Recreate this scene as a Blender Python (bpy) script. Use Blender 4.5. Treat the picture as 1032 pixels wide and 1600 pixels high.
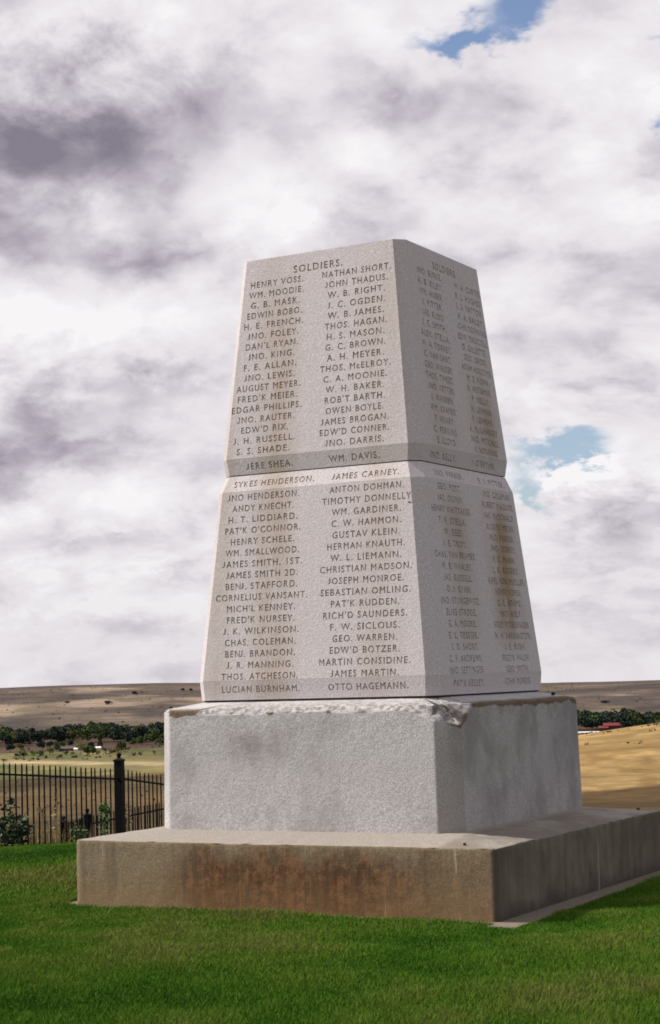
import bpy, math, random
import numpy as np
from mathutils import Vector, Matrix

random.seed(7)
rng = np.random.default_rng(7)
for o in list(bpy.data.objects):
    bpy.data.objects.remove(o, do_unlink=True)
SC = bpy.context.scene
COL = SC.collection
K = 0.75                                   # metres per survey unit of the fitted monument

# ------------------------------------------------------------------ camera
FPX, PITCH, ROLL, YAW = 2895.1, 0.08834, -0.02909, 0.50193
EYE = Vector((6.7932, -13.0307, 1.65)) * K
Fv = Vector((-math.sin(YAW) * math.cos(PITCH), math.cos(YAW) * math.cos(PITCH), math.sin(PITCH)))
R0 = Vector((math.cos(YAW), math.sin(YAW), 0))
U0 = R0.cross(Fv)
Rv = R0 * math.cos(ROLL) + U0 * math.sin(ROLL)
Uv = U0 * math.cos(ROLL) - R0 * math.sin(ROLL)
cd = bpy.data.cameras.new('camera')
cam = bpy.data.objects.new('camera', cd)
COL.objects.link(cam)
cd.sensor_fit = 'VERTICAL'
cd.sensor_height = 36.0
cd.lens = FPX / 1600 * 36.0
cd.clip_start = 0.1
cd.clip_end = 60000
m = Matrix((Rv, Uv, -Fv)).transposed().to_4x4()
m.translation = EYE
cam.matrix_world = m
SC.camera = cam


def bearing(px, py=1060):
    """azimuth (about the eye) and tangent of elevation of a line of sight"""
    d = Fv + Rv * ((px - 516) / FPX) - Uv * ((py - 800) / FPX)
    h = math.hypot(d.x, d.y)
    return math.atan2(-d.x, d.y), d.z / h


# ------------------------------------------------------------------ sun, sky
SUN_EL, SUN_A = math.radians(45), math.radians(22)
L = Vector((-math.cos(SUN_A) * math.cos(SUN_EL), -math.sin(SUN_A) * math.cos(SUN_EL), math.sin(SUN_EL)))
sd = bpy.data.lights.new('sun', 'SUN')
sd.energy = 5.0
sd.angle = math.radians(0.6)
sd.color = (1.0, 0.95, 0.88)
sun = bpy.data.objects.new('sun', sd)
COL.objects.link(sun)
sun.rotation_euler = L.to_track_quat('Z', 'Y').to_euler()
sun.location = (-20, -10, 30)
SC.view_settings.view_transform = 'Standard'
SC.view_settings.look = 'None'
SC.view_settings.exposure = 0.33
SC.view_settings.gamma = 1.0
SC.view_settings.use_curve_mapping = False
SC.cycles.pixel_filter_type = 'BLACKMAN_HARRIS'
SC.cycles.filter_width = 1.75


class NT:
    """small helper to write node trees"""
    def __init__(self, tree):
        self.t = tree
        self.L = tree.links

    def put(self, sock, v):
        if hasattr(v, 'links') or isinstance(v, bpy.types.NodeSocket):
            self.L.new(v, sock)
        elif v is not None:
            if isinstance(v, tuple) and len(v) == 3 and sock.type == 'RGBA':
                v = (*v, 1)
            sock.default_value = v

    def m(self, op, a, b=None, c=None, clamp=False):
        n = self.t.nodes.new('ShaderNodeMath')
        n.operation = op
        n.use_clamp = clamp
        for i, v in enumerate((a, b, c)):
            if v is not None:
                self.put(n.inputs[i], v)
        return n.outputs[0]

    def vm(self, op, a, b=None):
        n = self.t.nodes.new('ShaderNodeVectorMath')
        n.operation = op
        self.put(n.inputs[0], a)
        if b is not None:
            self.put(n.inputs[1], b)
        return n.outputs[0]

    def noise(self, vec, scale, detail=4, rough=.55, dist=0.0, dim='3D'):
        n = self.t.nodes.new('ShaderNodeTexNoise')
        n.noise_dimensions = dim
        self.put(n.inputs['Vector'], vec)
        n.inputs['Scale'].default_value = scale
        n.inputs['Detail'].default_value = detail
        n.inputs['Roughness'].default_value = rough
        n.inputs['Distortion'].default_value = dist
        return n.outputs['Fac']

    def mix(self, f, a, b, mode='MIX'):
        n = self.t.nodes.new('ShaderNodeMix')
        n.data_type = 'RGBA'
        n.blend_type = mode
        n.clamp_factor = True
        self.put(n.inputs[0], f)
        self.put(n.inputs[6], a)
        self.put(n.inputs[7], b)
        return n.outputs[2]

    def rng(self, v, a, b, c=0.0, d=1.0, smooth=True):
        n = self.t.nodes.new('ShaderNodeMapRange')
        if smooth:
            n.interpolation_type = 'SMOOTHSTEP'
        self.put(n.inputs[0], v)
        for i, q in enumerate((a, b, c, d)):
            n.inputs[i + 1].default_value = q
        return n.outputs[0]

    def ramp(self, f, stops):
        n = self.t.nodes.new('ShaderNodeValToRGB')
        el = n.color_ramp.elements
        while len(el) < len(stops):
            el.new(0.5)
        for e, (p, c) in zip(el, stops):
            e.position = p
            e.color = (*c, 1)
        self.put(n.inputs[0], f)
        return n.outputs[0]

    def xyz(self, v):
        n = self.t.nodes.new('ShaderNodeSeparateXYZ')
        self.put(n.inputs[0], v)
        return n.outputs

    def cmb(self, x, y, z):
        n = self.t.nodes.new('ShaderNodeCombineXYZ')
        for i, v in enumerate((x, y, z)):
            self.put(n.inputs[i], v)
        return n.outputs[0]

    def attr(self, name):
        n = self.t.nodes.new('ShaderNodeAttribute')
        n.attribute_name = name
        return n.outputs

    def scale(self, v, s):
        return self.vm('MULTIPLY', v, s)


world = bpy.data.worlds.new('World')
SC.world = world
world.use_nodes = True
wt = NT(world.node_tree)
world.node_tree.nodes.clear()
out = world.node_tree.nodes.new('ShaderNodeOutputWorld')
bg = world.node_tree.nodes.new('ShaderNodeBackground')
bg.inputs['Strength'].default_value = 0.08
sky = world.node_tree.nodes.new('ShaderNodeTexSky')
sky.sky_type = 'NISHITA'
sky.sun_disc = False
sky.sun_elevation = SUN_EL
sky.sun_rotation = math.atan2(L.x, L.y)
sky.air_density = 1.0
sky.dust_density = 1.2
tc = world.node_tree.nodes.new('ShaderNodeTexCoord')
D = wt.vm('NORMALIZE', tc.outputs['Generated'])
dx, dy, dz = wt.xyz(D)
azd = wt.m('MULTIPLY', wt.m('ARCTAN2', wt.m('MULTIPLY', dx, -1.0), dy), 57.29578)
eld = wt.m('MULTIPLY', wt.m('ARCSINE', dz), 57.29578)
# the cloud deck seen in perspective: direction projected on a gently curved layer
den = wt.m('ADD', wt.m('MAXIMUM', dz, 0.0), 0.46)
P = wt.cmb(wt.m('DIVIDE', dx, den), wt.m('DIVIDE', dy, den), 0.0)
den2 = wt.m('ADD', den, 0.035)
P2 = wt.cmb(wt.m('DIVIDE', dx, den2), wt.m('DIVIDE', dy, den2), 0.0)
warp = wt.noise(P, 2.6, 3, .5)
Pw = wt.vm('ADD', P, wt.cmb(wt.m('MULTIPLY', warp, .16), wt.m('MULTIPLY', warp, .12), 0.0))
Pw2 = wt.vm('ADD', P2, wt.cmb(wt.m('MULTIPLY', warp, .16), wt.m('MULTIPLY', warp, .12), 0.0))
n_big = wt.noise(Pw, 4.0, 4, .48)
n_mid = wt.noise(wt.vm('ADD', Pw, (7.3, 2.1, 0)), 10.0, 7, .52)
n_mid2 = wt.noise(wt.vm('ADD', Pw2, (7.3, 2.1, 0)), 10.0, 7, .52)
n_fin = wt.noise(wt.vm('ADD', Pw, (1.3, 9.1, 0)), 34.0, 6, .60)
def puff(vec, sc):
    n = world.node_tree.nodes.new('ShaderNodeTexVoronoi')
    n.feature = 'F1'
    n.normalize = True
    wt.put(n.inputs['Vector'], vec)
    n.inputs['Scale'].default_value = sc
    n.inputs['Detail'].default_value = 1.6
    n.inputs['Roughness'].default_value = .5
    return n.outputs['Distance']


wob = wt.noise(wt.vm('ADD', P, (3, 5, 0)), 34.0, 6, .62)
wobv = wt.cmb(wt.m('MULTIPLY', wob, .05), wt.m('MULTIPLY', wob, -.05), 0.0)
pf = puff(wt.vm('ADD', Pw, wobv), 10.0)
pf2 = puff(wt.vm('ADD', Pw2, wobv), 10.0)
edge = wt.m('MULTIPLY', wt.m('SUBTRACT', n_mid, .5), 5.0)
azw = wt.m('ADD', azd, edge)
elw = wt.m('ADD', eld, wt.m('MULTIPLY', wt.m('SUBTRACT', n_fin, .5), 3.0))


def blob(px, py, sx, sy, w):
    a0, t0 = bearing(px, py)
    a0, e0 = math.degrees(a0), math.degrees(math.atan(t0))
    k = .0198
    u = wt.m('DIVIDE', wt.m('SUBTRACT', azw, a0), sx * k)
    v = wt.m('DIVIDE', wt.m('SUBTRACT', elw, e0), sy * k)
    q = wt.m('ADD', wt.m('MULTIPLY', u, u), wt.m('MULTIPLY', v, v))
    return wt.m('MULTIPLY', wt.m('POWER', 2.71828, wt.m('MULTIPLY', q, -1.0)), w)


def add(*s):
    r = s[0]
    for q in s[1:]:
        r = wt.m('ADD', r, q)
    return r


val = add(0.80,
          wt.m('MULTIPLY', wt.m('SUBTRACT', n_big, .5), .92),
          wt.m('MULTIPLY', wt.m('SUBTRACT', n_mid, .5), .50),
          wt.m('MULTIPLY', wt.m('SUBTRACT', n_mid, n_mid2), .9),
          wt.m('MULTIPLY', wt.m('SUBTRACT', .5, wt.rng(pf, .28, .62)), .22),
          wt.m('MULTIPLY', wt.m('SUBTRACT', pf2, pf), 1.1),
          wt.m('MULTIPLY', wt.m('SUBTRACT', n_fin, .5), .40),
          blob(130, 245, 190, 100, -.82), blob(0, 160, 100, 160, -.30), blob(300, 130, 150, 60, -.20),
          blob(40, 650, 120, 60, -.36), blob(250, 610, 90, 30, -.16), blob(960, 860, 100, 35, -.28),
          blob(960, 640, 90, 45, -.26), blob(560, 260, 150, 40, .12), blob(380, 310, 180, 60, .22),
          blob(120, 30, 90, 30, .20), blob(930, 120, 120, 70, .20), blob(60, 500, 110, 40, .30),
          blob(900, 745, 60, 26, .40), blob(900, 330, 110, 60, .12), blob(760, 300, 60, 60, -.08),
          blob(930, 930, 90, 20, .20), blob(130, 940, 130, 25, .18), blob(800, 600, 60, 40, .10))
hz = wt.rng(eld, 0.0, 6.0, 1.0, 0.0)
band = wt.noise(wt.cmb(wt.m('MULTIPLY', azd, .13), wt.m('MULTIPLY', elw, .75), 0.0), 1.0, 5, .55)
lowz = wt.rng(eld, 3.0, 9.0, 1.0, 0.0)
val = wt.m('ADD', val, wt.m('MULTIPLY', wt.m('MULTIPLY', wt.m('SUBTRACT', band, .5), lowz), 1.1))
val = wt.m('DIVIDE', wt.m('ADD', val, .05), 1.35)
cloud = wt.ramp(val, [(0.0, (.235, .21, .265)), (.18, (.33, .30, .36)), (.34, (.48, .44, .505)),
                      (.50, (.63, .59, .645)), (.66, (.775, .74, .775)), (.95, (.93, .91, .925))])
cloud = wt.mix(wt.m('MULTIPLY', hz, .62), cloud, (.755, .725, .75))
cover = add(wt.m('MULTIPLY', wt.m('SUBTRACT', n_big, .60), -.0),
            blob(800, 5, 62, 52, 1.3), blob(690, 62, 72, 26, 1.05), blob(1030, 215, 16, 12, .5), blob(865, 700, 80, 32, 1.2), blob(820, 765, 48, 34, .95),
            blob(1030, 188, 26, 16, .95), blob(1030, 60, 30, 20, .6), blob(900, 750, 45, 22, -.55),
            blob(70, 460, 60, 14, .35), blob(265, 415, 24, 12, .35),
            wt.m('MULTIPLY', wt.m('SUBTRACT', n_mid, .5), 1.5), wt.m('MULTIPLY', wt.m('SUBTRACT', n_fin, .5), .7),
            wt.m('MAXIMUM', wt.rng(wt.m('ABSOLUTE', wt.m('SUBTRACT', azd, 28.8)), 13.0, 45.0, 0.0, .48), wt.rng(eld, 21.0, 45.0, 0.0, .48)))
hole = wt.rng(cover, .28, 1.10, 0.0, 1.0)
skyc = wt.mix(1.0, sky.outputs[0], (1.25, 1.22, 1.30), 'MULTIPLY')
cl10 = wt.mix(1.0, cloud, (10.0, 10.0, 10.0), 'MULTIPLY')
wt.L.new(wt.mix(hole, cl10, skyc), bg.inputs['Color'])
wt.L.new(bg.outputs[0], out.inputs[0])

# ------------------------------------------------------------------ helpers


def tag(o, label=None, cat=None, group=None, kind=None):
    for k_, v_ in (('label', label), ('category', cat), ('group', group), ('kind', kind)):
        if v_:
            o[k_] = v_
    return o


def empty(name, loc=(0, 0, 0), rz=0.0):
    o = bpy.data.objects.new(name, None)
    COL.objects.link(o)
    o.location = loc
    o.rotation_euler = (0, 0, rz)
    o.empty_display_size = .2
    return o


def link(name, me, mat, parent=None, smooth=False):
    for mm in (mat if isinstance(mat, (list, tuple)) else [mat]):
        if mm:
            me.materials.append(mm)
    if smooth:
        me.polygons.foreach_set('use_smooth', [True] * len(me.polygons))
    o = bpy.data.objects.new(name, me)
    COL.objects.link(o)
    if parent:
        o.parent = parent
    return o


def mesh_np(name, verts, faces):
    """verts (n,3) array, faces: (m,k) array or list"""
    me = bpy.data.meshes.new(name)
    verts = np.asarray(verts, dtype=np.float32)
    if isinstance(faces, np.ndarray):
        k_ = faces.shape[1]
        me.vertices.add(len(verts))
        me.vertices.foreach_set('co', verts.ravel())
        me.loops.add(faces.size)
        me.loops.foreach_set('vertex_index', faces.ravel().astype(np.int32))
        me.polygons.add(len(faces))
        me.polygons.foreach_set('loop_start', np.arange(0, faces.size, k_, dtype=np.int32))
        me.update(calc_edges=True)
        me.validate()
    else:
        me.from_pydata(verts.tolist(), [], faces)
        me.update()
    return me


def h3(ix, iy, seed):
    n = (ix.astype(np.int64) * 374761393 + iy.astype(np.int64) * 668265263 + seed * 1442695041) & 0x7fffffff
    n = ((n ^ (n >> 13)) * 1274126177) & 0x7fffffff
    n = n ^ (n >> 16)
    return (n & 0xffff) / 65535.0


def vnoise(x, y, seed=0):
    x = np.asarray(x, dtype=float); y = np.asarray(y, dtype=float)
    ix = np.floor(x).astype(np.int64); iy = np.floor(y).astype(np.int64)
    fx = x - ix; fy = y - iy
    fx = fx * fx * (3 - 2 * fx); fy = fy * fy * (3 - 2 * fy)
    a = h3(ix, iy, seed); b = h3(ix + 1, iy, seed); c = h3(ix, iy + 1, seed); d = h3(ix + 1, iy + 1, seed)
    return (a * (1 - fx) + b * fx) * (1 - fy) + (c * (1 - fx) + d * fx) * fy


def fbm(x, y, seed=0, oct=4):
    s = 0; a = .5; t = 0
    for i in range(oct):
        s = s + a * vnoise(x * 2 ** i, y * 2 ** i, seed + i); t += a; a *= .5
    return s / t - .5


def sst(x, a, b):
    t = np.clip((x - a) / (b - a), 0, 1)
    return t * t * (3 - 2 * t)


def new_mat(name, rough=.85, spec=.2):
    mt = bpy.data.materials.new(name)
    mt.use_nodes = True
    nt = NT(mt.node_tree)
    b = mt.node_tree.nodes['Principled BSDF']
    b.inputs['Roughness'].default_value = rough
    b.inputs['Specular IOR Level'].default_value = spec
    return mt, nt, b


def bump(nt, b, h, strength, dist):
    n = nt.t.nodes.new('ShaderNodeBump')
    n.inputs['Strength'].default_value = strength
    n.inputs['Distance'].default_value = dist
    nt.put(n.inputs['Height'], h)
    nt.L.new(n.outputs[0], b.inputs['Normal'])


def objco(nt):
    n = nt.t.nodes.new('ShaderNodeTexCoord')
    return n.outputs['Object']


def flat_mat(name, col, rough=.8, var=.25, sc=8.0):
    mt, nt, b = new_mat(name, rough)
    o = objco(nt)
    n = nt.noise(o, sc, 4)
    c = nt.mix(n, tuple(v * (1 - var) for v in col), tuple(v * (1 + var) for v in col))
    nt.L.new(c, b.inputs['Base Color'])
    return mt


# ------------------------------------------------------------------ ground
def rho_of(x, y):
    return np.hypot(x, y)


def z_lawn(x, y):
    r = rho_of(x, y)
    s = np.maximum(r - 2.6, 0)
    return -.078 * (s * s / (s + .8)) + .02 * fbm(x * .35, y * .35, 5) * sst(r, 2.4, 5)


AZC = bearing(516)[0]
AZL, AZR = bearing(130)[0], bearing(968)[0]
TL = np.array([(26, -1.15), (33, -2.3), (45, -3.35), (60, -4.3), (100, -6.3), (150, -7.9), (220, -10.0), (285, -12.6), (400, -21), (700, -43),
               (1000, -46.5), (1440, -47), (2000, -47), (3000, -40), (4500, -24), (6000, -3.0), (7500, -16), (40000, -200)])
TR = np.array([(26, -.95), (33, -1.35), (45, -2.3), (60, -3.1), (80, -4.1), (150, -6.2), (250, -7.6), (320, -9.0), (360, -10.4), (450, -19), (900, -46),
               (1440, -47), (2000, -47), (3000, -46.5), (4500, -44.5), (6000, -42), (7500, -62), (40000, -420)])


def terrain_z(x, y):
    rx, ry = x - EYE.x, y - EYE.y
    r = np.hypot(rx, ry)
    az = np.arctan2(-rx, ry)
    da = (az - AZC + np.pi) % (2 * np.pi) - np.pi
    w = sst(da, AZR - AZC, AZL - AZC)                 # 1 at the left, 0 at the right
    lr = np.log(r + 1)
    zl = np.interp(lr, np.log(TL[:, 0] + 1), TL[:, 1])
    zr = np.interp(lr, np.log(TR[:, 0] + 1), TR[:, 1])
    # right brow rises to the right as in a spur of the hill
    spur = sst(r, 120, 330) * (1 - sst(r, 380, 900)) * (-(da - (AZR - AZC)) / .022) * 0.9
    spur = np.clip(spur, -2.5, 3.0) * (1 - w)
    zr = zr + spur
    z = zl * w + zr * (1 - w)
    amp = np.interp(lr, np.log(np.array([1, 30, 100, 300, 900, 2200, 4500, 6500, 9000, 40000.]) + 1),
                    np.array([0, .1, .7, 1.6, .5, 2, 10, 5, 20, 60.]))
    scl = 1.0 / np.interp(lr, np.log(np.array([1, 100, 1000, 6000, 40000.]) + 1), np.array([8, 60, 350, 1500, 9000.]))
    z = z + amp * fbm(x / 45, y / 45, 11, 3) * sst(r, 30, 90) * (1 - sst(r, 300, 700))
    z = z + amp * fbm(x / 420, y / 420, 21, 4) * sst(r, 600, 1500) * 1.0
    z = z + 9 * fbm(da * 14, r / 1500, 31, 3) * sst(r, 4800, 5900) * w
    zn = z_lawn(x, y)
    q = sst(r, 21.5, 27)
    q = np.maximum(q, sst(rho_of(x, y), 15.5, 22))
    return (zn - .06) * (1 - q) + z * q


def land_color(x, y):
    """albedo of the land cover: mown lawn edge, brown and golden prairie, valley meadows, far hills; some cloud shade and sunlit patches painted in"""
    rx, ry = x - EYE.x, y - EYE.y
    r = np.hypot(rx, ry)
    az = np.arctan2(-rx, ry)
    da = (az - AZC + np.pi) % (2 * np.pi) - np.pi
    w = sst(da, AZR - AZC, AZL - AZC)
    pxe = 516 - da * FPX                                # bearing as a number growing to the right

    def C(*c):
        return np.array(c)[None, :]

    def mixc(a, b, t):
        return a * (1 - t[:, None]) + b * t[:, None]
    n1 = fbm(x / 14, y / 14, 41, 4)
    n2 = fbm(da * 90, np.log(r) * 14, 43, 4)
    n3 = fbm(x / 2.2, y / 2.2, 47, 3)
    brown = mixc(C(.058, .041, .020), C(.105, .074, .035), np.clip(.5 + n1 * 1.6 + n2 * 1.2 + n3, 0, 1))
    gold = mixc(C(.21, .132, .048), C(.33, .22, .09), np.clip(.5 + n1 * 1.0 + n2 * 2.4, 0, 1))
    near_r = 88 + 7 * fbm(da * 30, da * 0 + 3, 51, 3) - (da - (AZR - AZC)) * 260
    nearL = mixc(brown, C(.125, .072, .026) + brown * .3, sst(r, 218, 240) * (1 - sst(pxe, 320, 200) * 0) * sst(pxe, 150, 230))
    nearL = mixc(nearL, C(.105, .068, .032) + 0 * brown, sst(r, 105, 135) * (1 - sst(r, 150, 185)) * .75)
    shade_r = mixc(C(.062, .038, .016) + 0 * brown, C(.095, .06, .025) + 0 * brown, np.clip(.5 + n1 * 1.5 + n3, 0, 1))  # cloud shade on the near right slope, painted as darker ground
    nearR = mixc(shade_r, gold, sst(r - near_r, -2.5, 2.5))
    dark_st = sst(r, 165, 180) * (1 - sst(r, 205, 225)) * np.clip(.55 + n2 * 2, 0, 1)
    nearR = mixc(nearR, C(.17, .105, .038) + 0 * gold, dark_st * .8)
    tufts = (fbm(x / 5, y / 9, 77, 3) > .13) * sst(r, 215, 240)
    nearR = mixc(nearR, C(.11, .08, .035) + 0 * gold, tufts * .6)
    near = nearL * w[:, None] + nearR * (1 - w)[:, None]
    # valley meadows in long strips
    n4 = fbm(da * 40, r / 160, 61, 4)
    mead = mixc(C(.15, .125, .055), C(.085, .088, .034), sst(n4, -.1, .2))
    mead = mixc(mead, C(.36, .28, .16), np.exp(-((r - 1165 - 60 * (da - .15) / .05) / 26) ** 2) * .9)
    mead = mixc(mead, C(.070, .046, .034), sst(r, 1330, 1370) * (1 - sst(r, 1500, 1560) * 0))
    n5 = fbm(da * 22, r / 700, 71, 5)
    n6 = fbm(da * 60, r / 260, 73, 4)
    hill = mixc(C(.055, .043, .038), C(.125, .094, .072), np.clip(.45 + n5 * 2.2 + n6 * 1.3, 0, 1))
    hill = mixc(hill, C(.14, .115, .07), sst(n6, .12, .3) * .5)
    pale = sst(fbm(da * 16 + 3, r / 900, 75, 3) + .25 * np.exp(-((r - 3250) / 500) ** 2), .22, .34)  # sunlit patches among cloud shadow, painted into the hill colour
    hill = mixc(hill, C(.28, .21, .155), pale * .7)
    hill = mixc(hill, C(.072, .054, .050), sst(r, 5000, 5600) * .85)
    c = mixc(near, mead, sst(r, 500, 760))
    c = mixc(c, hill, sst(r, 1750, 2100))
    # green close to the lawn
    rho = rho_of(x, y)
    c = mixc(c, C(.03, .065, .012), 1 - sst(rho + n3 * 2, 14, 18))
    return c


def polar_sheet():
    th = []
    a = -math.pi
    while a < math.pi - 1e-6:
        d = abs(a)
        st = .0011 if d < .235 else (.006 if d < .5 else .03)
        th.append(a); a += st
    th = np.array(th)
    rr = [0.6]
    while rr[-1] < 45000:
        q = rr[-1]
        rr.append(q * (1.12 if q < 18 else (1.022 if q < 90 else (1.011 if q < 420 else (1.02 if q < 1000 else (1.012 if q < 7500 else 1.12))))))
    rr = np.array(rr)
    A, Rr = np.meshgrid(th, rr)
    az = A + AZC
    x = EYE.x - Rr * np.sin(az); y = EYE.y + Rr * np.cos(az)
    z = terrain_z(x, y)
    n, m_ = x.shape
    V = np.stack([x.ravel(), y.ravel(), z.ravel()], 1)
    i = np.arange(n - 1)[:, None] * m_; j = np.arange(m_)[None, :]; j2 = (j + 1) % m_
    Fq = np.stack([(i + j), (i + j2), (i + m_ + j2), (i + m_ + j)], -1).reshape(-1, 4)
    Fq = Fq[:, ::-1]
    cen = len(V)
    V = np.vstack([V, [[EYE.x, EYE.y, float(terrain_z(np.array([EYE.x]), np.array([EYE.y]))[0])]]])
    me = mesh_np('terrain', V, Fq[:, ::-1].copy())
    col = np.ones((len(V), 4), dtype=np.float32)
    col[:, :3] = land_color(V[:, 0], V[:, 1])
    at = me.color_attributes.new('cover', 'FLOAT_COLOR', 'POINT')
    at.data.foreach_set('color', col.ravel())
    return me


mt_land, nt, b = new_mat('prairie_ground', .95, .05)
oc = objco(nt)
cov = nt.attr('cover')['Color']
f1 = nt.noise(oc, .9, 6, .65)
f2 = nt.noise(oc, .06, 6, .65)
f3 = nt.noise(oc, .008, 6, .7)
cc = nt.mix(1.0, cov, nt.ramp(f1, [(.25, (.62, .6, .58)), (.75, (1.35, 1.38, 1.4))]), 'MULTIPLY')
cc = nt.mix(1.0, cc, nt.ramp(f2, [(.3, (.62, .62, .64)), (.7, (1.36, 1.36, 1.32))]), 'MULTIPLY')
cc = nt.mix(1.0, cc, nt.ramp(f3, [(.3, (.66, .67, .70)), (.7, (1.32, 1.3, 1.25))]), 'MULTIPLY')
nt.L.new(cc, b.inputs['Base Color'])
bump(nt, b, f1, .6, .25)
ter = link('terrain', polar_sheet(), mt_land, smooth=True)
tag(ter, kind='structure')

# lawn sheet about the monument
LAWN_R = 14.6
th = np.linspace(0, 2 * math.pi, 200, endpoint=False)
rr = np.concatenate([np.linspace(1.0, 6, 40), np.linspace(6.3, LAWN_R, 36)])
A, Rr = np.meshgrid(th, rr)
x = Rr * np.cos(A); y = Rr * np.sin(A)
V = np.stack([x.ravel(), y.ravel(), z_lawn(x, y).ravel() - .012], 1)
nn, mm_ = x.shape
i = np.arange(nn - 1)[:, None] * mm_; j = np.arange(mm_)[None, :]; j2 = (j + 1) % mm_
Fq = np.stack([(i + j), (i + mm_ + j), (i + mm_ + j2), (i + j2)], -1).reshape(-1, 4)
mt_lawn, nt, b = new_mat('lawn_turf', .95, .05)
oc = objco(nt)
a1 = nt.noise(oc, 1.6, 5); a2 = nt.noise(oc, 40, 3)
c1 = nt.ramp(a1, [(.3, (.018, .040, .006)), (.7, (.035, .062, .010))])
c1 = nt.mix(nt.rng(a2, .5, .75), c1, (.05, .05, .018))
nt.L.new(c1, b.inputs['Base Color'])
bump(nt, b, a2, 1.0, .02)
lawn = link('lawn', mesh_np('lawn', V, Fq), mt_lawn, smooth=True)
tag(lawn, kind='structure')

# ------------------------------------------------------------------ stone materials
PE = .0                                     # (all stone parts share the monument's own coordinates)


def granite(name, base, dark, stain=True, fresh=False, amp=1.6):
    mt, nt, b = new_mat(name, .82, .25)
    oc = objco(nt)
    X, Y, Z = nt.xyz(oc)
    sp = nt.noise(oc, 170, 3, .75)
    sp2 = nt.noise(oc, 60, 4, .7)
    cl = nt.noise(oc, 2.2, 5, .6)
    c = nt.mix(nt.rng(sp, .36, .66), dark, base)
    c = nt.mix(nt.m('MULTIPLY', nt.rng(sp2, .52, .72), .35), c, tuple(v * 1.22 for v in base))
    c = nt.mix(nt.m('MULTIPLY', nt.rng(cl, .42, .70), .30), c, tuple(q * v for q, v in zip(base, (.80, .76, .72))))
    if stain:
        # ochre weathering running down under the columns of letters
        st = nt.scale(oc, (7.0, 7.0, 1.1))
        n1 = nt.noise(st, 1.0, 5, .6)
        n2 = nt.noise(oc, 3.1, 4, .6)
        onB = nt.rng(X, .50, .60)
        colB = nt.m('ADD', nt.m('MULTIPLY', nt.rng(nt.m('ABSOLUTE', nt.m('SUBTRACT', Y, .33)), .0, .30, 1.0, 0.0), 1.0),
                    nt.m('MULTIPLY', nt.rng(nt.m('ABSOLUTE', nt.m('ADD', Y, .27)), .0, .26, 1.0, 0.0), .55))
        hB = nt.m('MULTIPLY', nt.rng(Z, 1.30, 1.55), nt.rng(Z, 2.05, 2.35, 1.0, 0.0))
        hU = nt.m('MULTIPLY', nt.m('MULTIPLY', nt.rng(Z, 2.40, 2.60), nt.rng(Z, 2.8, 3.25, 1.0, 0.0)), .75)
        wB = nt.m('MULTIPLY', nt.m('MULTIPLY', onB, colB), nt.m('MAXIMUM', hB, hU))
        onA = nt.rng(nt.m('MULTIPLY', Y, -1.0), .50, .60)
        colA = nt.m('ADD', nt.m('MULTIPLY', nt.rng(nt.m('ABSOLUTE', nt.m('SUBTRACT', X, .42)), .0, .22, 1.0, 0.0), .45),
                    nt.m('ADD', nt.m('MULTIPLY', nt.rng(nt.m('ABSOLUTE', nt.m('ADD', X, .26)), .0, .22, 1.0, 0.0), .8),
                         nt.m('MULTIPLY', nt.rng(nt.m('ABSOLUTE', nt.m('ADD', X, .62)), .0, .14, 1.0, 0.0), .5)))
        wA = nt.m('MULTIPLY', nt.m('MULTIPLY', onA, colA), .75)
        w = nt.m('MULTIPLY', nt.m('ADD', wA, nt.m('MULTIPLY', wB, 1.15)), nt.rng(nt.m('ADD', nt.m('MULTIPLY', n1, .6), nt.m('MULTIPLY', n2, .4)), .30, .58))
        c = nt.mix(nt.m('MULTIPLY', w, .50 * amp, clamp=True), c, (.27, .19, .10))
    nt.L.new(c, b.inputs['Base Color'])
    bump(nt, b, nt.m('ADD', sp, nt.m('MULTIPLY', sp2, 1.5)), .35, .004)
    return mt


M_gran = granite('granite', (.60, .55, .562), (.36, .328, .335))
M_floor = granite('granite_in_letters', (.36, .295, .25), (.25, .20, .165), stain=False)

mt_ped, nt, b = new_mat('rendered_pedestal', .9, .15)
oc = objco(nt)
X, Y, Z = nt.xyz(oc)
sp = nt.noise(oc, 120, 4, .75)
sp2 = nt.noise(oc, 34, 4, .7)
cl = nt.noise(nt.scale(oc, (2.0, 2.0, 1.2)), 1.6, 6, .62)
drip = nt.noise(nt.scale(oc, (11, 11, .9)), 1.0, 4, .6)
c = nt.mix(nt.rng(sp, .35, .65), (.30, .283, .284), (.52, .495, .498))
c = nt.mix(nt.m('MULTIPLY', nt.rng(cl, .44, .68), .65), c, (.27, .25, .245))
c = nt.mix(nt.m('MULTIPLY', nt.rng(drip, .55, .75), .30), c, (.36, .33, .31))
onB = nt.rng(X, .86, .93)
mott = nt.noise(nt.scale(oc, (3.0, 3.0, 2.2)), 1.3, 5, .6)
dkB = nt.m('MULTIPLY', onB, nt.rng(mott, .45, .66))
c = nt.mix(nt.m('MULTIPLY', onB, .30), c, (.24, .225, .22))  # right side darkened in the colour to deepen its shade
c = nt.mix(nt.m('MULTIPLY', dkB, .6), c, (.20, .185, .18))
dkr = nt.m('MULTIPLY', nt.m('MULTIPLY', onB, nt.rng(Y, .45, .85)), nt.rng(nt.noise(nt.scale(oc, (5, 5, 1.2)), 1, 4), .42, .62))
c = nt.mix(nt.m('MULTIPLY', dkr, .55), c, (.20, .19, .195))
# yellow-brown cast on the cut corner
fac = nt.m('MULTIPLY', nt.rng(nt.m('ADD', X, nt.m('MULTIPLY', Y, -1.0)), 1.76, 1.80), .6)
c = nt.mix(nt.m('MULTIPLY', fac, .95), c, (.20, .175, .14))
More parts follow.
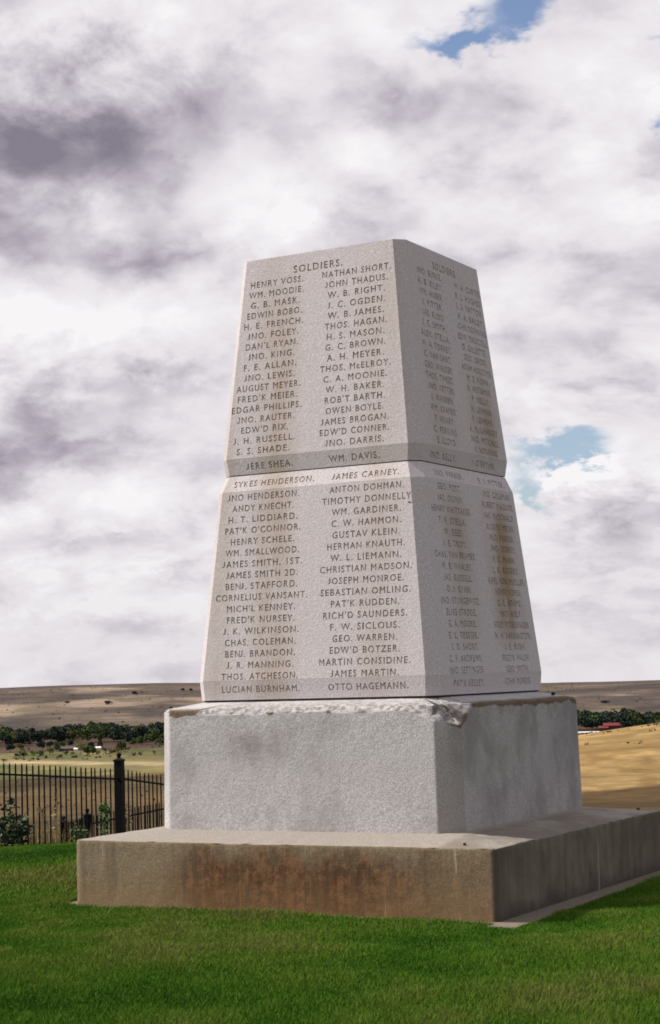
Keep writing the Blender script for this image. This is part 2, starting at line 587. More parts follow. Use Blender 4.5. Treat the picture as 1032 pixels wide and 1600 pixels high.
# a long grey smudge across the front, upper middle
sm = nt.m('MULTIPLY', nt.rng(nt.m('ABSOLUTE', nt.m('ADD', X, .28)), .0, .42, 1.0, 0.0), nt.rng(nt.m('ABSOLUTE', nt.m('SUBTRACT', Z, .86)), .0, .17, 1.0, 0.0))
sm = nt.m('MULTIPLY', sm, nt.rng(cl, .35, .6))
c = nt.mix(nt.m('MULTIPLY', sm, .95), c, (.24, .215, .21))
br = nt.attr('brown')['Fac']
fr = nt.attr('fresh')['Fac']
c = nt.mix(fr, c, nt.mix(nt.rng(sp2, .4, .62), (.17, .155, .15), (.40, .378, .372)))
c = nt.mix(br, c, nt.mix(nt.rng(sp, .35, .65), (.10, .070, .045), (.17, .125, .085)))
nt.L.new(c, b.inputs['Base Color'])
bump(nt, b, nt.m('ADD', sp, nt.m('MULTIPLY', sp2, 2.0)), .38, .005)
M_ped = mt_ped

mt_slab, nt, b = new_mat('stained_concrete', .9, .15)
oc = objco(nt)
X, Y, Z = nt.xyz(oc)
sp = nt.noise(oc, 110, 4, .75)
sp2 = nt.noise(oc, 22, 5, .7)
streak = nt.noise(nt.scale(oc, (16, 16, 1.1)), 1.0, 5, .62)
streak2 = nt.noise(nt.scale(oc, (42, 42, 2.2)), 1.0, 4, .6)
cl = nt.noise(oc, 2.4, 5, .6)
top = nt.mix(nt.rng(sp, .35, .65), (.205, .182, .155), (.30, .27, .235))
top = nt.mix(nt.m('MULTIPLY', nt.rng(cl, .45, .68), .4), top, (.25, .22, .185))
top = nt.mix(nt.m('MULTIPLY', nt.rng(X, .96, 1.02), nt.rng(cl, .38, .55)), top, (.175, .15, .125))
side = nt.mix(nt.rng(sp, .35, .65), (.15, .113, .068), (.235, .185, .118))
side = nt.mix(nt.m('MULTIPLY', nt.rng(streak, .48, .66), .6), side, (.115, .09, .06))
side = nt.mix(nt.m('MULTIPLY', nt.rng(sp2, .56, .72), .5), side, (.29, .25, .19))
rustx = nt.m('MULTIPLY', nt.rng(nt.m('ADD', X, nt.m('MULTIPLY', cl, .35)), -.62, -.22), nt.rng(X, .45, 1.25, 1.0, .35))
blot = nt.noise(nt.scale(oc, (5.0, 5.0, 3.0)), 1.3, 6, .68)
rustz = nt.rng(nt.m('ADD', Z, nt.m('ADD', nt.m('MULTIPLY', nt.m('SUBTRACT', streak, .5), .16), nt.m('MULTIPLY', nt.m('SUBTRACT', blot, .5), .40))), .22, .40, 1.0, 0.0)
rust = nt.m('MULTIPLY', nt.m('MULTIPLY', rustx, rustz), nt.rng(nt.m('MULTIPLY', Y, -1.0), 1.22, 1.26))
side = nt.mix(nt.m('MULTIPLY', rust, .92), side, nt.mix(nt.rng(nt.m('ADD', nt.m('MULTIPLY', sp2, .6), nt.m('MULTIPLY', streak2, .4)), .46, .57), (.050, .015, .004), (.155, .062, .020)))
low = nt.m('MULTIPLY', nt.rng(nt.m('ADD', Z, nt.m('MULTIPLY', nt.m('SUBTRACT', streak, .5), .35)), .02, .26, 1.0, 0.0), nt.rng(nt.m('MULTIPLY', Y, -1.0), 1.22, 1.26))
side = nt.mix(nt.m('MULTIPLY', low, .45), side, (.20, .115, .050))
runs = nt.m('MULTIPLY', nt.rng(streak2, .66, .72), nt.rng(nt.m('MULTIPLY', Y, -1.0), 1.22, 1.26))
side = nt.mix(nt.m('MULTIPLY', runs, .55), side, (.42, .36, .27))
gB = nt.rng(X, 1.26, 1.285)  # right side: shade painted into darker base tones, besides streaks and joint
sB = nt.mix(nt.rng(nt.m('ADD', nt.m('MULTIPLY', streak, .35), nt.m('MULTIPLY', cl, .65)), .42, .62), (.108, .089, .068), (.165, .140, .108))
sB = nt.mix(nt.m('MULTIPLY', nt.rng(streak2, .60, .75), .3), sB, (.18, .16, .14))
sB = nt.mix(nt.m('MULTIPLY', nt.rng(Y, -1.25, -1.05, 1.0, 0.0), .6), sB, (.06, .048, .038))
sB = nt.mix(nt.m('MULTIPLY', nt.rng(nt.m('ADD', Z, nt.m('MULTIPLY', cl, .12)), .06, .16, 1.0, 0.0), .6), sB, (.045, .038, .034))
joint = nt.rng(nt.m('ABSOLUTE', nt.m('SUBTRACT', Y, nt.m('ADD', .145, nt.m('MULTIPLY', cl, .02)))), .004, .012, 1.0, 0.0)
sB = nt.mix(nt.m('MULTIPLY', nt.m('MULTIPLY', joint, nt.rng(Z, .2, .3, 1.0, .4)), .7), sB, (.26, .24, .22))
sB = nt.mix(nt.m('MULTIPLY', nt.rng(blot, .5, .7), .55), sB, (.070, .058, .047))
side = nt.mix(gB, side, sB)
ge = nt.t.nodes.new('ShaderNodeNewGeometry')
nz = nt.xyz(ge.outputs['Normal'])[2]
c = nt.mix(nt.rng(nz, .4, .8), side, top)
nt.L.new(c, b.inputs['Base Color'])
bump(nt, b, nt.m('ADD', sp, nt.m('MULTIPLY', sp2, 1.6)), .5, .004)
M_slab = mt_slab


def octo(bh, c, seg):
    """corner pair of side seg: 0 front, 1 near facet, 2 right, ..."""
    p = [(-bh + c, -bh), (bh - c, -bh), (bh, -bh + c), (bh, bh - c), (bh - c, bh), (-bh + c, bh), (-bh, bh - c), (-bh, -bh + c)]
    return p[seg], p[(seg + 1) % 8]


def weathered_block(name, b0, b1, c, z0, z1, b_in, c_in, z_in, step, chip, mat, parent, seed, zs, rough=.002, rim=.006):
    """block on an eight-sided plan with a worn top edge; chip(seg, s_world, u) -> depth, brown"""
    cols = []
    for seg in range(8):
        (xa, ya), (xb, yb) = octo(b0, c, seg)
        ln = math.hypot(xb - xa, yb - ya)
        n = max(2, int(ln / step))
        for k_ in range(n):
            cols.append((seg, k_ / n, k_ / n * ln))
    nc = len(cols)
    dep = np.array([chip(s_, t_, l_) for s_, t_, l_ in cols])    # depth, brown, inset factor
    verts = []; br = []; fr = []
    perim = np.cumsum([0.0] + [step] * (nc - 1))
    segs = np.array([q[0] for q in cols])
    ts = np.array([q[1] for q in cols])

    def ring(bh, cc):
        pts = np.zeros((nc, 2))
        for i_, (s_, t_, _) in enumerate(cols):
            (xa, ya), (xb, yb) = octo(bh, cc, s_)
            pts[i_] = (xa + (xb - xa) * t_, ya + (yb - ya) * t_)
        return pts
    base = ring(1.0, c / b0)
    nrm = np.zeros((nc, 2))
    for i_ in range(nc):
        a_ = segs[i_] * math.pi / 4 - math.pi / 2
        nrm[i_] = (math.cos(a_), math.sin(a_))
    rows = []
    for z in zs:
        t = (z - z0) / (z1 - z0)
        bh = b0 + (b1 - b0) * t
        pts = ring(bh, c)
        dz = z1 - z
        D_ = dep[:, 0] * (1 + .35 * fbm(perim * 9, perim * 0 + z * 6, seed + 3, 3)) * (dep[:, 0] > 0)
        ins = np.where(dz < D_, (D_ - dz) * dep[:, 2] + rim * .5, 0.0)
        chipn = np.where(dz < D_, 1.0, 0.0)
        ins = ins + chipn * .036 * fbm(perim * 22, perim * 0 + z * 22, seed + 9, 4)
        ins = ins + rough * 2 * fbm(perim * 14, perim * 0 + z * 14, seed, 4)
        ins = ins + rim * np.exp(-dz / rim)
        ins = np.maximum(ins, -.003)
        pts = pts - nrm * ins[:, None]
        zz = np.full(nc, z) - np.where(dz < 1e-6, np.maximum(0, .010 * fbm(perim * 8, perim * 0, seed + 2, 4) + .003 * chipn), 0)
        rows.append(np.column_stack([pts, zz]))
        bz = dep[:, 1] + .02 * fbm(perim * 10, perim * 0, seed + 5, 3) * (dep[:, 1] > 0)
        br.append(sst(bz - dz, -.003, .003) * (dep[:, 1] > 0) * np.where((dep[:, 2] > .5) & (dz < D_ - .006), .25, 1))
        fr.append(chipn * (dep[:, 2] > .2))
    rimr = rows[-1]
    inner = np.column_stack([ring(b_in, c_in), np.full(nc, z_in)])
    NT_ = 16
    for q in range(1, NT_ + 1):
        t = q / NT_
        w = rimr * (1 - t) + inner * t
        w[:, 2] += .004 * fbm(w[:, 0] * 12, w[:, 1] * 12, seed + 8, 3) * (1 - t)
        rows.append(w)
        br.append(br[len(zs) - 1] * (1 - sst(np.full(nc, t), .05, .25)) * .6)
        fr.append(fr[len(zs) - 1] * (1 - t))
    V_ = np.vstack(rows)
    n = len(rows)
    i_ = np.arange(n - 1)[:, None] * nc; j_ = np.arange(nc)[None, :]; k2 = (j_ + 1) % nc
    Fq_ = np.stack([i_ + j_, i_ + k2, i_ + nc + k2, i_ + nc + j_], -1).reshape(-1, 4)
    me = mesh_np(name, V_, Fq_)
    for nm, arr in (('brown', br), ('fresh', fr)):
        at = me.attributes.new(nm, 'FLOAT', 'POINT')
        at.data.foreach_set('value', np.concatenate(arr).astype(np.float32))
    return link(name, me, mat, parent)


# ------------------------------------------------------------------ the monument
mon = empty('stone_monument', (0, 0, 0))
tag(mon, 'tall tapered granite monument carved with soldiers\' names on a broad concrete step', 'monument')
S_ = 1.6995 * K
H1, H1E = .5438 * K, .4874 * K
PB, PT, PC = 1.262 * K, 1.250 * K, .1366 * K
H2, EH = 1.4826 * K, 1.4332 * K
B = [1.0164 * K, 1.0271 * K, .8932 * K, .8472 * K, .8633 * K, .7185 * K]
Zs = [1.4826 * K, 1.6365 * K, 3.0883 * K, 3.2128 * K, 3.3458 * K, 4.9228 * K]
CO, CU = .0808 * K, .0751 * K

SAX, SOX, SAY = 1.7172 / 1.6995, .0149 * K, 1.6668 / 1.6995


def fit_slab(o):
    for v in o.data.vertices:
        v.co.x = v.co.x * SAX + SOX
        v.co.y *= SAY


# foundation strip showing round the slab
fw = S_ + .155
fb = S_ + .001
V = []
for q, z in ((fw, -.16), (fw, -.012), (fw - .012, -.002), (S_ - .05, .004)):
    V += [(-q, -q, z), (q, -q, z), (q, q, z), (-q, q, z)]
Fc = []
for r_ in range(3):
    for k_ in range(4):
        Fc.append((r_ * 4 + k_, r_ * 4 + (k_ + 1) % 4, r_ * 4 + 4 + (k_ + 1) % 4, r_ * 4 + 4 + k_))
M_found = flat_mat('foundation_concrete', (.16, .132, .098), .95, .3, 30)
fit_slab(link('foundation', mesh_np('foundation', V, Fc), M_found, mon))


def chip_slab(seg, t, l):
    n = vnoise(np.array([l * 3.0 + seg * 7]), np.array([.5]), 3)[0]
    return (.010 * n, 0.0, .5)


zs = list(np.linspace(-.03, H1E - .05, 16)) + list(np.linspace(H1E - .045, H1E, 12))
slab = weathered_block('base_slab', S_, S_, .012, -.03, H1E, PB - .05, PC, H1 + .003, .024, chip_slab, M_slab, mon, 3, zs, .0022, .007)
fit_slab(slab)


def chip_ped(seg, t, l):
    if seg == 0:                                   # front
        n = vnoise(np.array([l * 7.0]), np.array([1.5]), 5)[0]
        n2_ = vnoise(np.array([l * 25.0]), np.array([4.5]), 8)[0]
        d = .014 + .020 * n + .012 * n2_
        d += .060 * max(0, (t - .90) / .10)
        if t < .125:
            return (.008, (.030 + .018 * n2_) * min(1.0, (.125 - t) / .02), .2)
        brn = 0.0
        for c_, w_ in ((.245, .012), (.395, .018), (.62, .008)):
            q = 1 - ((t - c_) / w_) ** 2
            if q > 0:
                brn = d + .012 * q
        return (d, brn, .9)
    if seg == 1:                                   # near cut corner
        return (.080 + .035 * t, (.090 + .045 * t) if t > .45 else 0, .85)
    if seg == 2:                                   # right
        if t < .09:
            return (max(.115 - 1.1 * t, .014), (.135 - 1.2 * t) if t < .05 else 0, .85)
        n = vnoise(np.array([l * 9.0]), np.array([2.5]), 6)[0]
        n2_ = vnoise(np.array([l * 23.0]), np.array([7.5]), 6)[0]
        return (.012, .016 + .034 * n * n + .016 * n2_, .12)
    return (.02, 0, .5)


zs = list(np.linspace(H1 - .02, EH - .15, 26)) + list(np.linspace(EH - .145, EH, 30))
weathered_block('pedestal', PB, PT, PC, H1 - .02, EH, B[0] - .04, CO, H2 + .0015, .0135, chip_ped, M_ped, mon, 17, zs, .0016, .006)

GAP = .0055
ROWS_A = {
    'um_l': ['HENRY VOSS.', 'WM. MOODIE.', 'G. B. MASK.', 'EDWIN BOBO.', 'H. E. FRENCH.', 'JNO. FOLEY.', "DAN'L RYAN.", 'JNO. KING.', 'F. E. ALLAN.',
             'JNO. LEWIS.', 'AUGUST MEYER.', "FRED'K MEIER.", 'EDGAR PHILLIPS.', 'JNO. RAUTER.', "EDW'D RIX.", 'J. H. RUSSELL.', 'S. S. SHADE.'],
    'um_r': ['NATHAN SHORT.', 'JOHN THADUS.', 'W. B. RIGHT.', 'J. C. OGDEN.', 'W. B. JAMES.', 'THOS. HAGAN.', 'H. S. MASON.', 'G. C. BROWN.', 'A. H. MEYER.',
             'THOS. McELROY.', 'C. A. MOONIE.', 'W. H. BAKER.', "ROB'T BARTH.", 'OWEN BOYLE.', 'JAMES BROGAN.', "EDW'D CONNER.", 'JNO. DARRIS.'],
    'ub': ['JERE SHEA.', 'WM. DAVIS.'],
    'lt': ['SYKES HENDERSON.', 'JAMES CARNEY.'],
    'lm_l': ['JNO HENDERSON.', 'ANDY KNECHT.', 'H. T. LIDDIARD.', "PAT'K O'CONNOR.", 'HENRY SCHELE.', 'WM. SMALLWOOD.', 'JAMES SMITH, 1ST.', 'JAMES SMITH 2D.',
             'BENJ. STAFFORD.', 'CORNELIUS VANSANT.', "MICH'L KENNEY.", "FRED'K NURSEY.", 'J. K. WILKINSON.', 'CHAS. COLEMAN.', 'BENJ. BRANDON.', 'J. R. MANNING.', 'THOS. ATCHESON.'],
    'lm_r': ['ANTON DOHMAN.', 'TIMOTHY DONNELLY', 'WM. GARDINER.', 'C. W. HAMMON.', 'GUSTAV KLEIN.', 'HERMAN KNAUTH.', 'W. L. LIEMANN.', 'CHRISTIAN MADSON.',
             'JOSEPH MONROE.', 'SEBASTIAN OMLING.', "PAT'K RUDDEN.", "RICH'D SAUNDERS.", 'F. W. SICLOUS.', 'GEO. WARREN.', "EDW'D BOTZER.", 'MARTIN CONSIDINE.', 'JAMES MARTIN.'],
    'lb': ['LUCIAN BURNHAM.', 'OTTO HAGEMANN.']}
ROWS_B = {
    'um_l': ['JNO. BURKE.', 'A. B. RILEY.', 'WM. HUBER.', 'J. PITTER.', 'JAS. RUDD.', 'J. E. SMITH.', 'ALEX. STELLA.', 'W. A. TORREY.', 'C. VAN SANT.',
             'GEO. WALKER.', 'THOS. TWEED.', 'JNO. VETTER.', 'J. WARREN.', 'WM. KRAMER.', 'F. HENRY.', 'C. PERKINS.', 'E. LLOYD.'],
    'um_r': ['W. A. CURTIS.', 'R. L. HUGHES.', 'J. S. PATTON.', 'H. A. BAILEY.', 'JOHN DOWNING.', 'EDW. DRISCOLL.', 'D. GILLETTE.', 'GEO. GROSS.', 'ADAM HOLCOMB.',
             'M. E. HORN.', 'A. HETISMER.', "P. KELLY.", 'H. LEHMAN.', 'F. LEHMAN.', 'A. McILHARGEY.', 'JNO. MITCHELL.', 'J. NOSHANG.'],
    'ub': ['JNO. KELLY.', 'J. O\'BRYAN.'],
    'lt': ['JNO. PARKER.', 'F. J. PITTER.'],
    'lm_l': ['GEO. POST.', 'JAS. QUINN.', 'HENRY WHITTAKER.', 'T. P. STELLA.', 'W. REED.', 'J. E. TROY.', 'CHAS. VAN BRAMER.', 'W. B. WHALEY.', 'JAS. RUSSELL.',
             'D. J. RYAN.', 'JNO. STUNGEWITZ.', 'ELIAS STRODE.', 'G. A. MOORE.', 'E. L. TESSIER.', 'J. D. SHORT.', 'C. F. ANDREWS.', 'JNO. SETTINGER.'],
    'lm_r': ['JNO. COLEMAN.', 'ALBERT MAGUIRE.', 'JAS. McDONALD.', 'AUGUST MEYER.', 'JNO. PARKER.', 'JNO. TORREY.', 'F. C. MANN.', 'L. K. ROGERS.', 'KARL VON MUELLER.',
             'HENRY JONES.', 'G. E. ADAMS.', 'JNO. HIELY.', 'FRED STRESSINGER.', 'N. H. HARRINGTON.', 'J. E. RUSH.', "FRED'K WALSH.", 'GEO. SMITH.'],
    'lb': ["PAT'K KELLEY.", 'JOHN MORRIS.']}

tmp_font = bpy.data.curves.new('tmp_font', 'FONT')
tmp_font.resolution_u = 2
tmp_font.space_character = 1.25
tmp_font.space_word = 1.0
tmp_obj = bpy.data.objects.new('tmp_font', tmp_font)
COL.objects.link(tmp_obj)


def text_loops(txt, cap, width=None):
    """outline loops of a line of lettering, thickened a little like a V-cut gothic"""
    tmp_font.body = txt
    tmp_font.size = 1.0
    bpy.context.view_layer.update()
    dg = bpy.context.evaluated_depsgraph_get()
    cu = tmp_obj.evaluated_get(dg).to_curve(dg)
    loops = []
    for s in cu.splines:
        pts = []
        if s.type == 'BEZIER':
            bp = s.bezier_points
            for a_, b_ in zip(bp, list(bp[1:]) + [bp[0]]):
                p0, p1, p2, p3 = [np.array(q[:2]) for q in (a_.co, a_.handle_right, b_.handle_left, b_.co)]
                dv = p3 - p0
                flat = abs(dv[0] * (p1 - p0)[1] - dv[1] * (p1 - p0)[0]) + abs(dv[0] * (p2 - p0)[1] - dv[1] * (p2 - p0)[0]) < 1e-5
                for t in ([0] if flat else [0, .34, .67]):
                    pts.append(p0 * (1 - t) ** 3 + 3 * p1 * t * (1 - t) ** 2 + 3 * p2 * t * t * (1 - t) + p3 * t ** 3)
        else:
            pts = [np.array(p.co[:2]) for p in s.points]
        q = [pts[0]]
        for p in pts[1:]:
            if np.hypot(*(p - q[-1])) > 1e-3:
                q.append(p)
        if np.hypot(*(q[0] - q[-1])) < 1e-3:
            q.pop()
        if len(q) > 2:
            loops.append(np.array(q))
    tmp_obj.evaluated_get(dg).to_curve_clear()
    # which side is ink: a loop inside another is a counter
    def inside(pt, lp):
        c_ = False
        for a_, b_ in zip(lp, np.roll(lp, -1, 0)):
            if (a_[1] > pt[1]) != (b_[1] > pt[1]) and pt[0] < (b_[0] - a_[0]) * (pt[1] - a_[1]) / (b_[1] - a_[1]) + a_[0]:
                c_ = not c_
        return c_
    res = []
    for i_, lp in enumerate(loops):
        hole_ = sum(inside(lp[0], l2) for j_, l2 in enumerate(loops) if j_ != i_) % 2 == 1
        ar = .5 * np.sum(lp[:, 0] * np.roll(lp[:, 1], -1) - np.roll(lp[:, 0], -1) * lp[:, 1])
        if (ar < 0) != hole_:
            lp = lp[::-1]
        # outer loops run counter-clockwise, counters clockwise: ink always to the left
        e0 = lp - np.roll(lp, 1, 0); e1 = np.roll(lp, -1, 0) - lp
        n0 = np.stack([e0[:, 1], -e0[:, 0]], 1) / np.linalg.norm(e0, axis=1)[:, None]
        n1_ = np.stack([e1[:, 1], -e1[:, 0]], 1) / np.linalg.norm(e1, axis=1)[:, None]
        nn = n0 + n1_
        den_ = np.maximum((1 + np.sum(n0 * n1_, 1))[:, None], .5)
        res.append(lp + nn / den_ * .019 + rng.normal(0, .011, lp.shape))
    for lp in res:                                  # letters stand on one base line
        lo, hi = lp[:, 1].min(), lp[:, 1].max()
        if lo < -.08 and hi > .5:                    # J: its hook sits on the line
            lp[:, 1] = (lp[:, 1] - lo) / (hi - lo) * hi
            xr = lp[:, 0].max()
            hook = lp[:, 1] < .22
            lp[hook, 0] = xr + (lp[hook, 0] - xr) * 1.35
        low_ = lp[:, 1] < -.03
        lp[low_, 1] = -.03 + (lp[low_, 1] + .03) * .12
    allp = np.vstack(res)
    x0, x1 = allp[:, 0].min(), allp[:, 0].max()
    sy = cap / .735
    nat = (x1 - x0) * sy
    sx = (.5 * width + .5 * nat * .97) / (x1 - x0) if width else sy
    cx = (x0 + x1) / 2
    return [np.stack([(lp[:, 0] - cx) * sx, (lp[:, 1] - .35) * sy], 1) for lp in res]


def panel(parent, face, i, j, lines, marks=()):
    """one flat facet of the front (A) or right (B) side with its letters cut right through a 4.5 mm skin"""
    from mathutils.geometry import delaunay_2d_cdt
    bi, bj, zi, zj = B[i], B[j], Zs[i], Zs[j]
    ci = CO if i < 3 else CU
    cj = CO if j < 3 else CU
    zi2 = zi + (GAP if i in (0, 3) else 0)
    bi2 = bi + (bj - bi) * (zi2 - zi) / (zj - zi)
    U = Vector((1, 0, 0)) if face == 'A' else Vector((0, 1, 0))
    O0 = Vector((0, -bi, zi)) if face == 'A' else Vector((bi, 0, zi))
    O1 = Vector((0, -bj, zj)) if face == 'A' else Vector((bj, 0, zj))
    W = (O1 - O0); ln = W.length; W.normalize()
    N = U.cross(W)
    v0 = (zi2 - zi) / (zj - zi) * ln
    dep_ = .0046
    g = .0003
    hw0, hw1 = bi2 - ci - g, bj - cj - g
    loops = [np.array([(-hw0, v0 + g), (hw0, v0 + g), (hw1, ln - g), (-hw1, ln - g)])]
    for (txt, u, v, cap, adv) in lines:
        for lp in text_loops(txt, cap, adv * (len(txt) - .35)):
            loops.append(lp + np.array([u, v]))
    for q in marks:
        loops.append(np.array(q))
    vs, fs, off = [], [], 0
    for lp in loops:
        vs += [Vector((float(a_), float(b_))) for a_, b_ in lp]
        fs.append(list(range(off, off + len(lp)))); off += len(lp)
    es = [(f[k_], f[(k_ + 1) % len(f)]) for f in fs for k_ in range(len(f))]
    ov, oe, of, _, oeo, _ = delaunay_2d_cdt(vs, es, [], 0, 1e-7)
    # even-odd flood: crossing an outline switches between stone skin and letter
    cons = {tuple(sorted(e_)) for e_, o_ in zip(oe, oeo) if len(o_)}
    adj = {}
    for fi, f in enumerate(of):
        for k_ in range(len(f)):
            adj.setdefault(tuple(sorted((f[k_], f[(k_ + 1) % len(f)]))), []).append(fi)
    state = {}
    stack = []
    for e_, fl in adj.items():
        if len(fl) == 1 and fl[0] not in state:
            state[fl[0]] = True
            stack.append(fl[0])
    while stack:
        fi = stack.pop()
        f = of[fi]
        for k_ in range(len(f)):
            e_ = tuple(sorted((f[k_], f[(k_ + 1) % len(f)])))
            for fj in adj[e_]:
                if fj not in state:
                    state[fj] = state[fi] != (e_ in cons)
                    stack.append(fj)
    P3 = lambda p, dd: O0 + U * p[0] + W * p[1] - N * dd
    verts = [P3(p, 0) for p in ov]
    faces = [tuple(f) for fi, f in enumerate(of) if state.get(fi)]
    for lp in loops:
        o_ = len(verts); n_ = len(lp)
        verts += [P3(p, 0) for p in lp] + [P3(p, dep_) for p in lp]
        faces += [(o_ + k_, o_ + (k_ + 1) % n_, o_ + n_ + (k_ + 1) % n_, o_ + n_ + k_) for k_ in range(n_)]
    me = bpy.data.meshes.new('inscribed_face')
    me.from_pydata([tuple(v) for v in verts], [], faces)
    me.update()
    return link('inscribed_face', me, M_gran, parent)


def core(name, idx, cs, parent):
    """body of one block; the front and right sides are set back 5 mm behind the inscribed skins"""
    n_ = .0048
    V_ = []; Fc_ = []; mats = []
    for q, (k_, c) in enumerate(zip(idx, cs)):
        bh, z = B[k_], Zs[k_]
        if q == 0:
            z += GAP
            k2 = idx[1]
            bh = B[k_] + (B[k2] - B[k_]) * GAP / (Zs[k2] - Zs[k_])
        V_ += [(-bh + c, -bh, z), (-bh + c, -bh + n_, z), (bh - c, -bh + n_, z), (bh - c, -bh, z),
               (bh, -bh + c, z), (bh - n_, -bh + c, z), (bh - n_, bh - c, z), (bh, bh - c, z),
               (bh - c, bh, z), (-bh + c, bh, z), (-bh, bh - c, z), (-bh, -bh + c, z)]
    for r_ in range(len(idx) - 1):
        for k_ in range(12):
            Fc_.append((r_ * 12 + k_, r_ * 12 + (k_ + 1) % 12, r_ * 12 + 12 + (k_ + 1) % 12, r_ * 12 + 12 + k_))
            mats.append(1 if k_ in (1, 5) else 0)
    Fc_.append(tuple(range(11, -1, -1))); mats.append(0)
    t0 = (len(idx) - 1) * 12
    if name == 'upper_block':
        # low pyramidal cap with a slightly eased arris
        V_.append((0, 0, Zs[5] + .006))
        a_ = len(V_) - 1
        for k_ in range(12):
            Fc_.append((t0 + k_, t0 + (k_ + 1) % 12, a_)); mats.append(0)
    else:
        Fc_.append(tuple(range(t0, t0 + 12))); mats.append(0)
    me = bpy.data.meshes.new(name)
    me.from_pydata(V_, [], Fc_)
    me.update()
    o = link(name, me, [M_gran, M_floor], parent)
    me.polygons.foreach_set('material_index', mats)
    return o


low = core('lower_block', [0, 1, 2, 3], [CO, CO, CO, CU], mon)
upp = core('upper_block', [3, 4, 5], [CU, CU, CU], mon)
# dark mortar seams
M_seam = flat_mat('seam_mortar', (.06, .05, .045), .95)
for zq, bq in ((Zs[3], B[3]), (Zs[0], B[0])):
    h = bq - .010
    V = [(sx * (h - (CU if a_ else 0)), sy * (h - (0 if a_ else CU)), z) for z in (zq - .002, zq + GAP + .001)
         for sx, sy, a_ in ((-1, -1, 1), (1, -1, 1), (1, -1, 0), (1, 1, 0), (1, 1, 1), (-1, 1, 1), (-1, 1, 0), (-1, -1, 0))]
    Fc = [(k_, (k_ + 1) % 8, 8 + (k_ + 1) % 8, 8 + k_) for k_ in range(8)]
    link('mortar_seam', mesh_np('mortar_seam', V, Fc), M_seam, mon)

CAP, ADV = .0515 * K, .0440 * K
for face, T in (('A', ROWS_A), ('B', ROWS_B)):
    cx = .36 if face == 'A' else .38
    dl = 0
    lines = []
    for k_ in range(17):
        v = (1.380 - .0828 * k_) * K
        lines.append((T['um_l'][k_], (-.365 - .006 * k_ if face == 'A' else -.30 - .002 * k_) * K, v, CAP, ADV * (.98 if face == 'A' else .86)))
        lines.append((T['um_r'][k_], (.335 if face == 'A' else .40) * K, v - (0 if face == 'A' else .012 * K), CAP, ADV * (.98 if face == 'A' else .86)))
    lines.append(('SOLDIERS.', 0.0, 1.462 * K, CAP * 1.15, ADV * 1.14))
    panel(upp, face, 4, 5, lines)
    panel(upp, face, 3, 4, [(T['ub'][0], -.41 * K, .069 * K, CAP, ADV), (T['ub'][1], .33 * K, .069 * K, CAP, ADV)])
    panel(low, face, 2, 3, [(T['lt'][0], -.36 * K, .060 * K, CAP, ADV * .98), (T['lt'][1], .43 * K, .056 * K, CAP, ADV)])
    lines = []
    for k_ in range(17):
        v = (1.410 - .0862 * k_) * K
        lines.append((T['lm_l'][k_], (-.445 if face == 'A' else -.41 - .004 * k_) * K, v, CAP, ADV * (.99 if face == 'A' else .92)))
        lines.append((T['lm_r'][k_], (.448 if face == 'A' else .47) * K, v, CAP, ADV * (1.0 if face == 'A' else .90)))
    mk = [[(.79 * K, 1.268 * K), (.825 * K, 1.258 * K), (.825 * K, 1.270 * K), (.80 * K, 1.279 * K)]] if face == 'A' else []
    panel(low, face, 1, 2, lines, mk)
    panel(low, face, 0, 1, [(T['lb'][0], -.44 * K, .088 * K, CAP, ADV), (T['lb'][1], .475 * K, .088 * K, CAP, ADV)])
bpy.data.objects.remove(tmp_obj, do_unlink=True)

# ------------------------------------------------------------------ grass
M_blade, nt, b = new_mat('grass_blade', .9, .04)
hue = nt.attr('tint')['Fac']
cg = nt.ramp(hue, [(0.0, (.022, .066, .006)), (.45, (.058, .140, .011)), (.8, (.112, .168, .022)), (.93, (.14, .15, .04)), (1.0, (.26, .21, .10))])
nt.L.new(cg, b.inputs['Base Color'])
b.inputs['Subsurface Weight'].default_value = 0


def blades(name, x, y, z, h, w, lean, tint, mat):
    n = len(x)
    a = rng.uniform(0, 2 * math.pi, n)
    ca, sa = np.cos(a), np.sin(a)
    la = rng.uniform(0, 2 * math.pi, n)
    lx, ly = np.cos(la) * lean * h, np.sin(la) * lean * h
    V_ = np.zeros((n, 3, 3))
    for q, (s, t) in enumerate(((-1, 0), (1, 0), (0, 1))):
        V_[:, q, 0] = x + s * w * ca / 2 + lx * t
        V_[:, q, 1] = y + s * w * sa / 2 + ly * t
        V_[:, q, 2] = z + h * t
    me = mesh_np(name, V_.reshape(-1, 3), np.arange(n * 3).reshape(n, 3))
    at = me.attributes.new('tint', 'FLOAT', 'POINT')
    at.data.foreach_set('value', np.repeat(tint, 3).astype(np.float32))
    return link(name, me, mat)


def scatter_view(n, px0, px1, d0, d1):
    """points on the ground in a wedge of bearings"""
    a0, a1 = bearing(px0)[0], bearing(px1)[0]
    d = np.sqrt(rng.uniform(d0 ** 2, d1 ** 2, n))
    a = rng.uniform(min(a0, a1), max(a0, a1), n)
    return EYE.x - d * np.sin(a), EYE.y + d * np.cos(a)


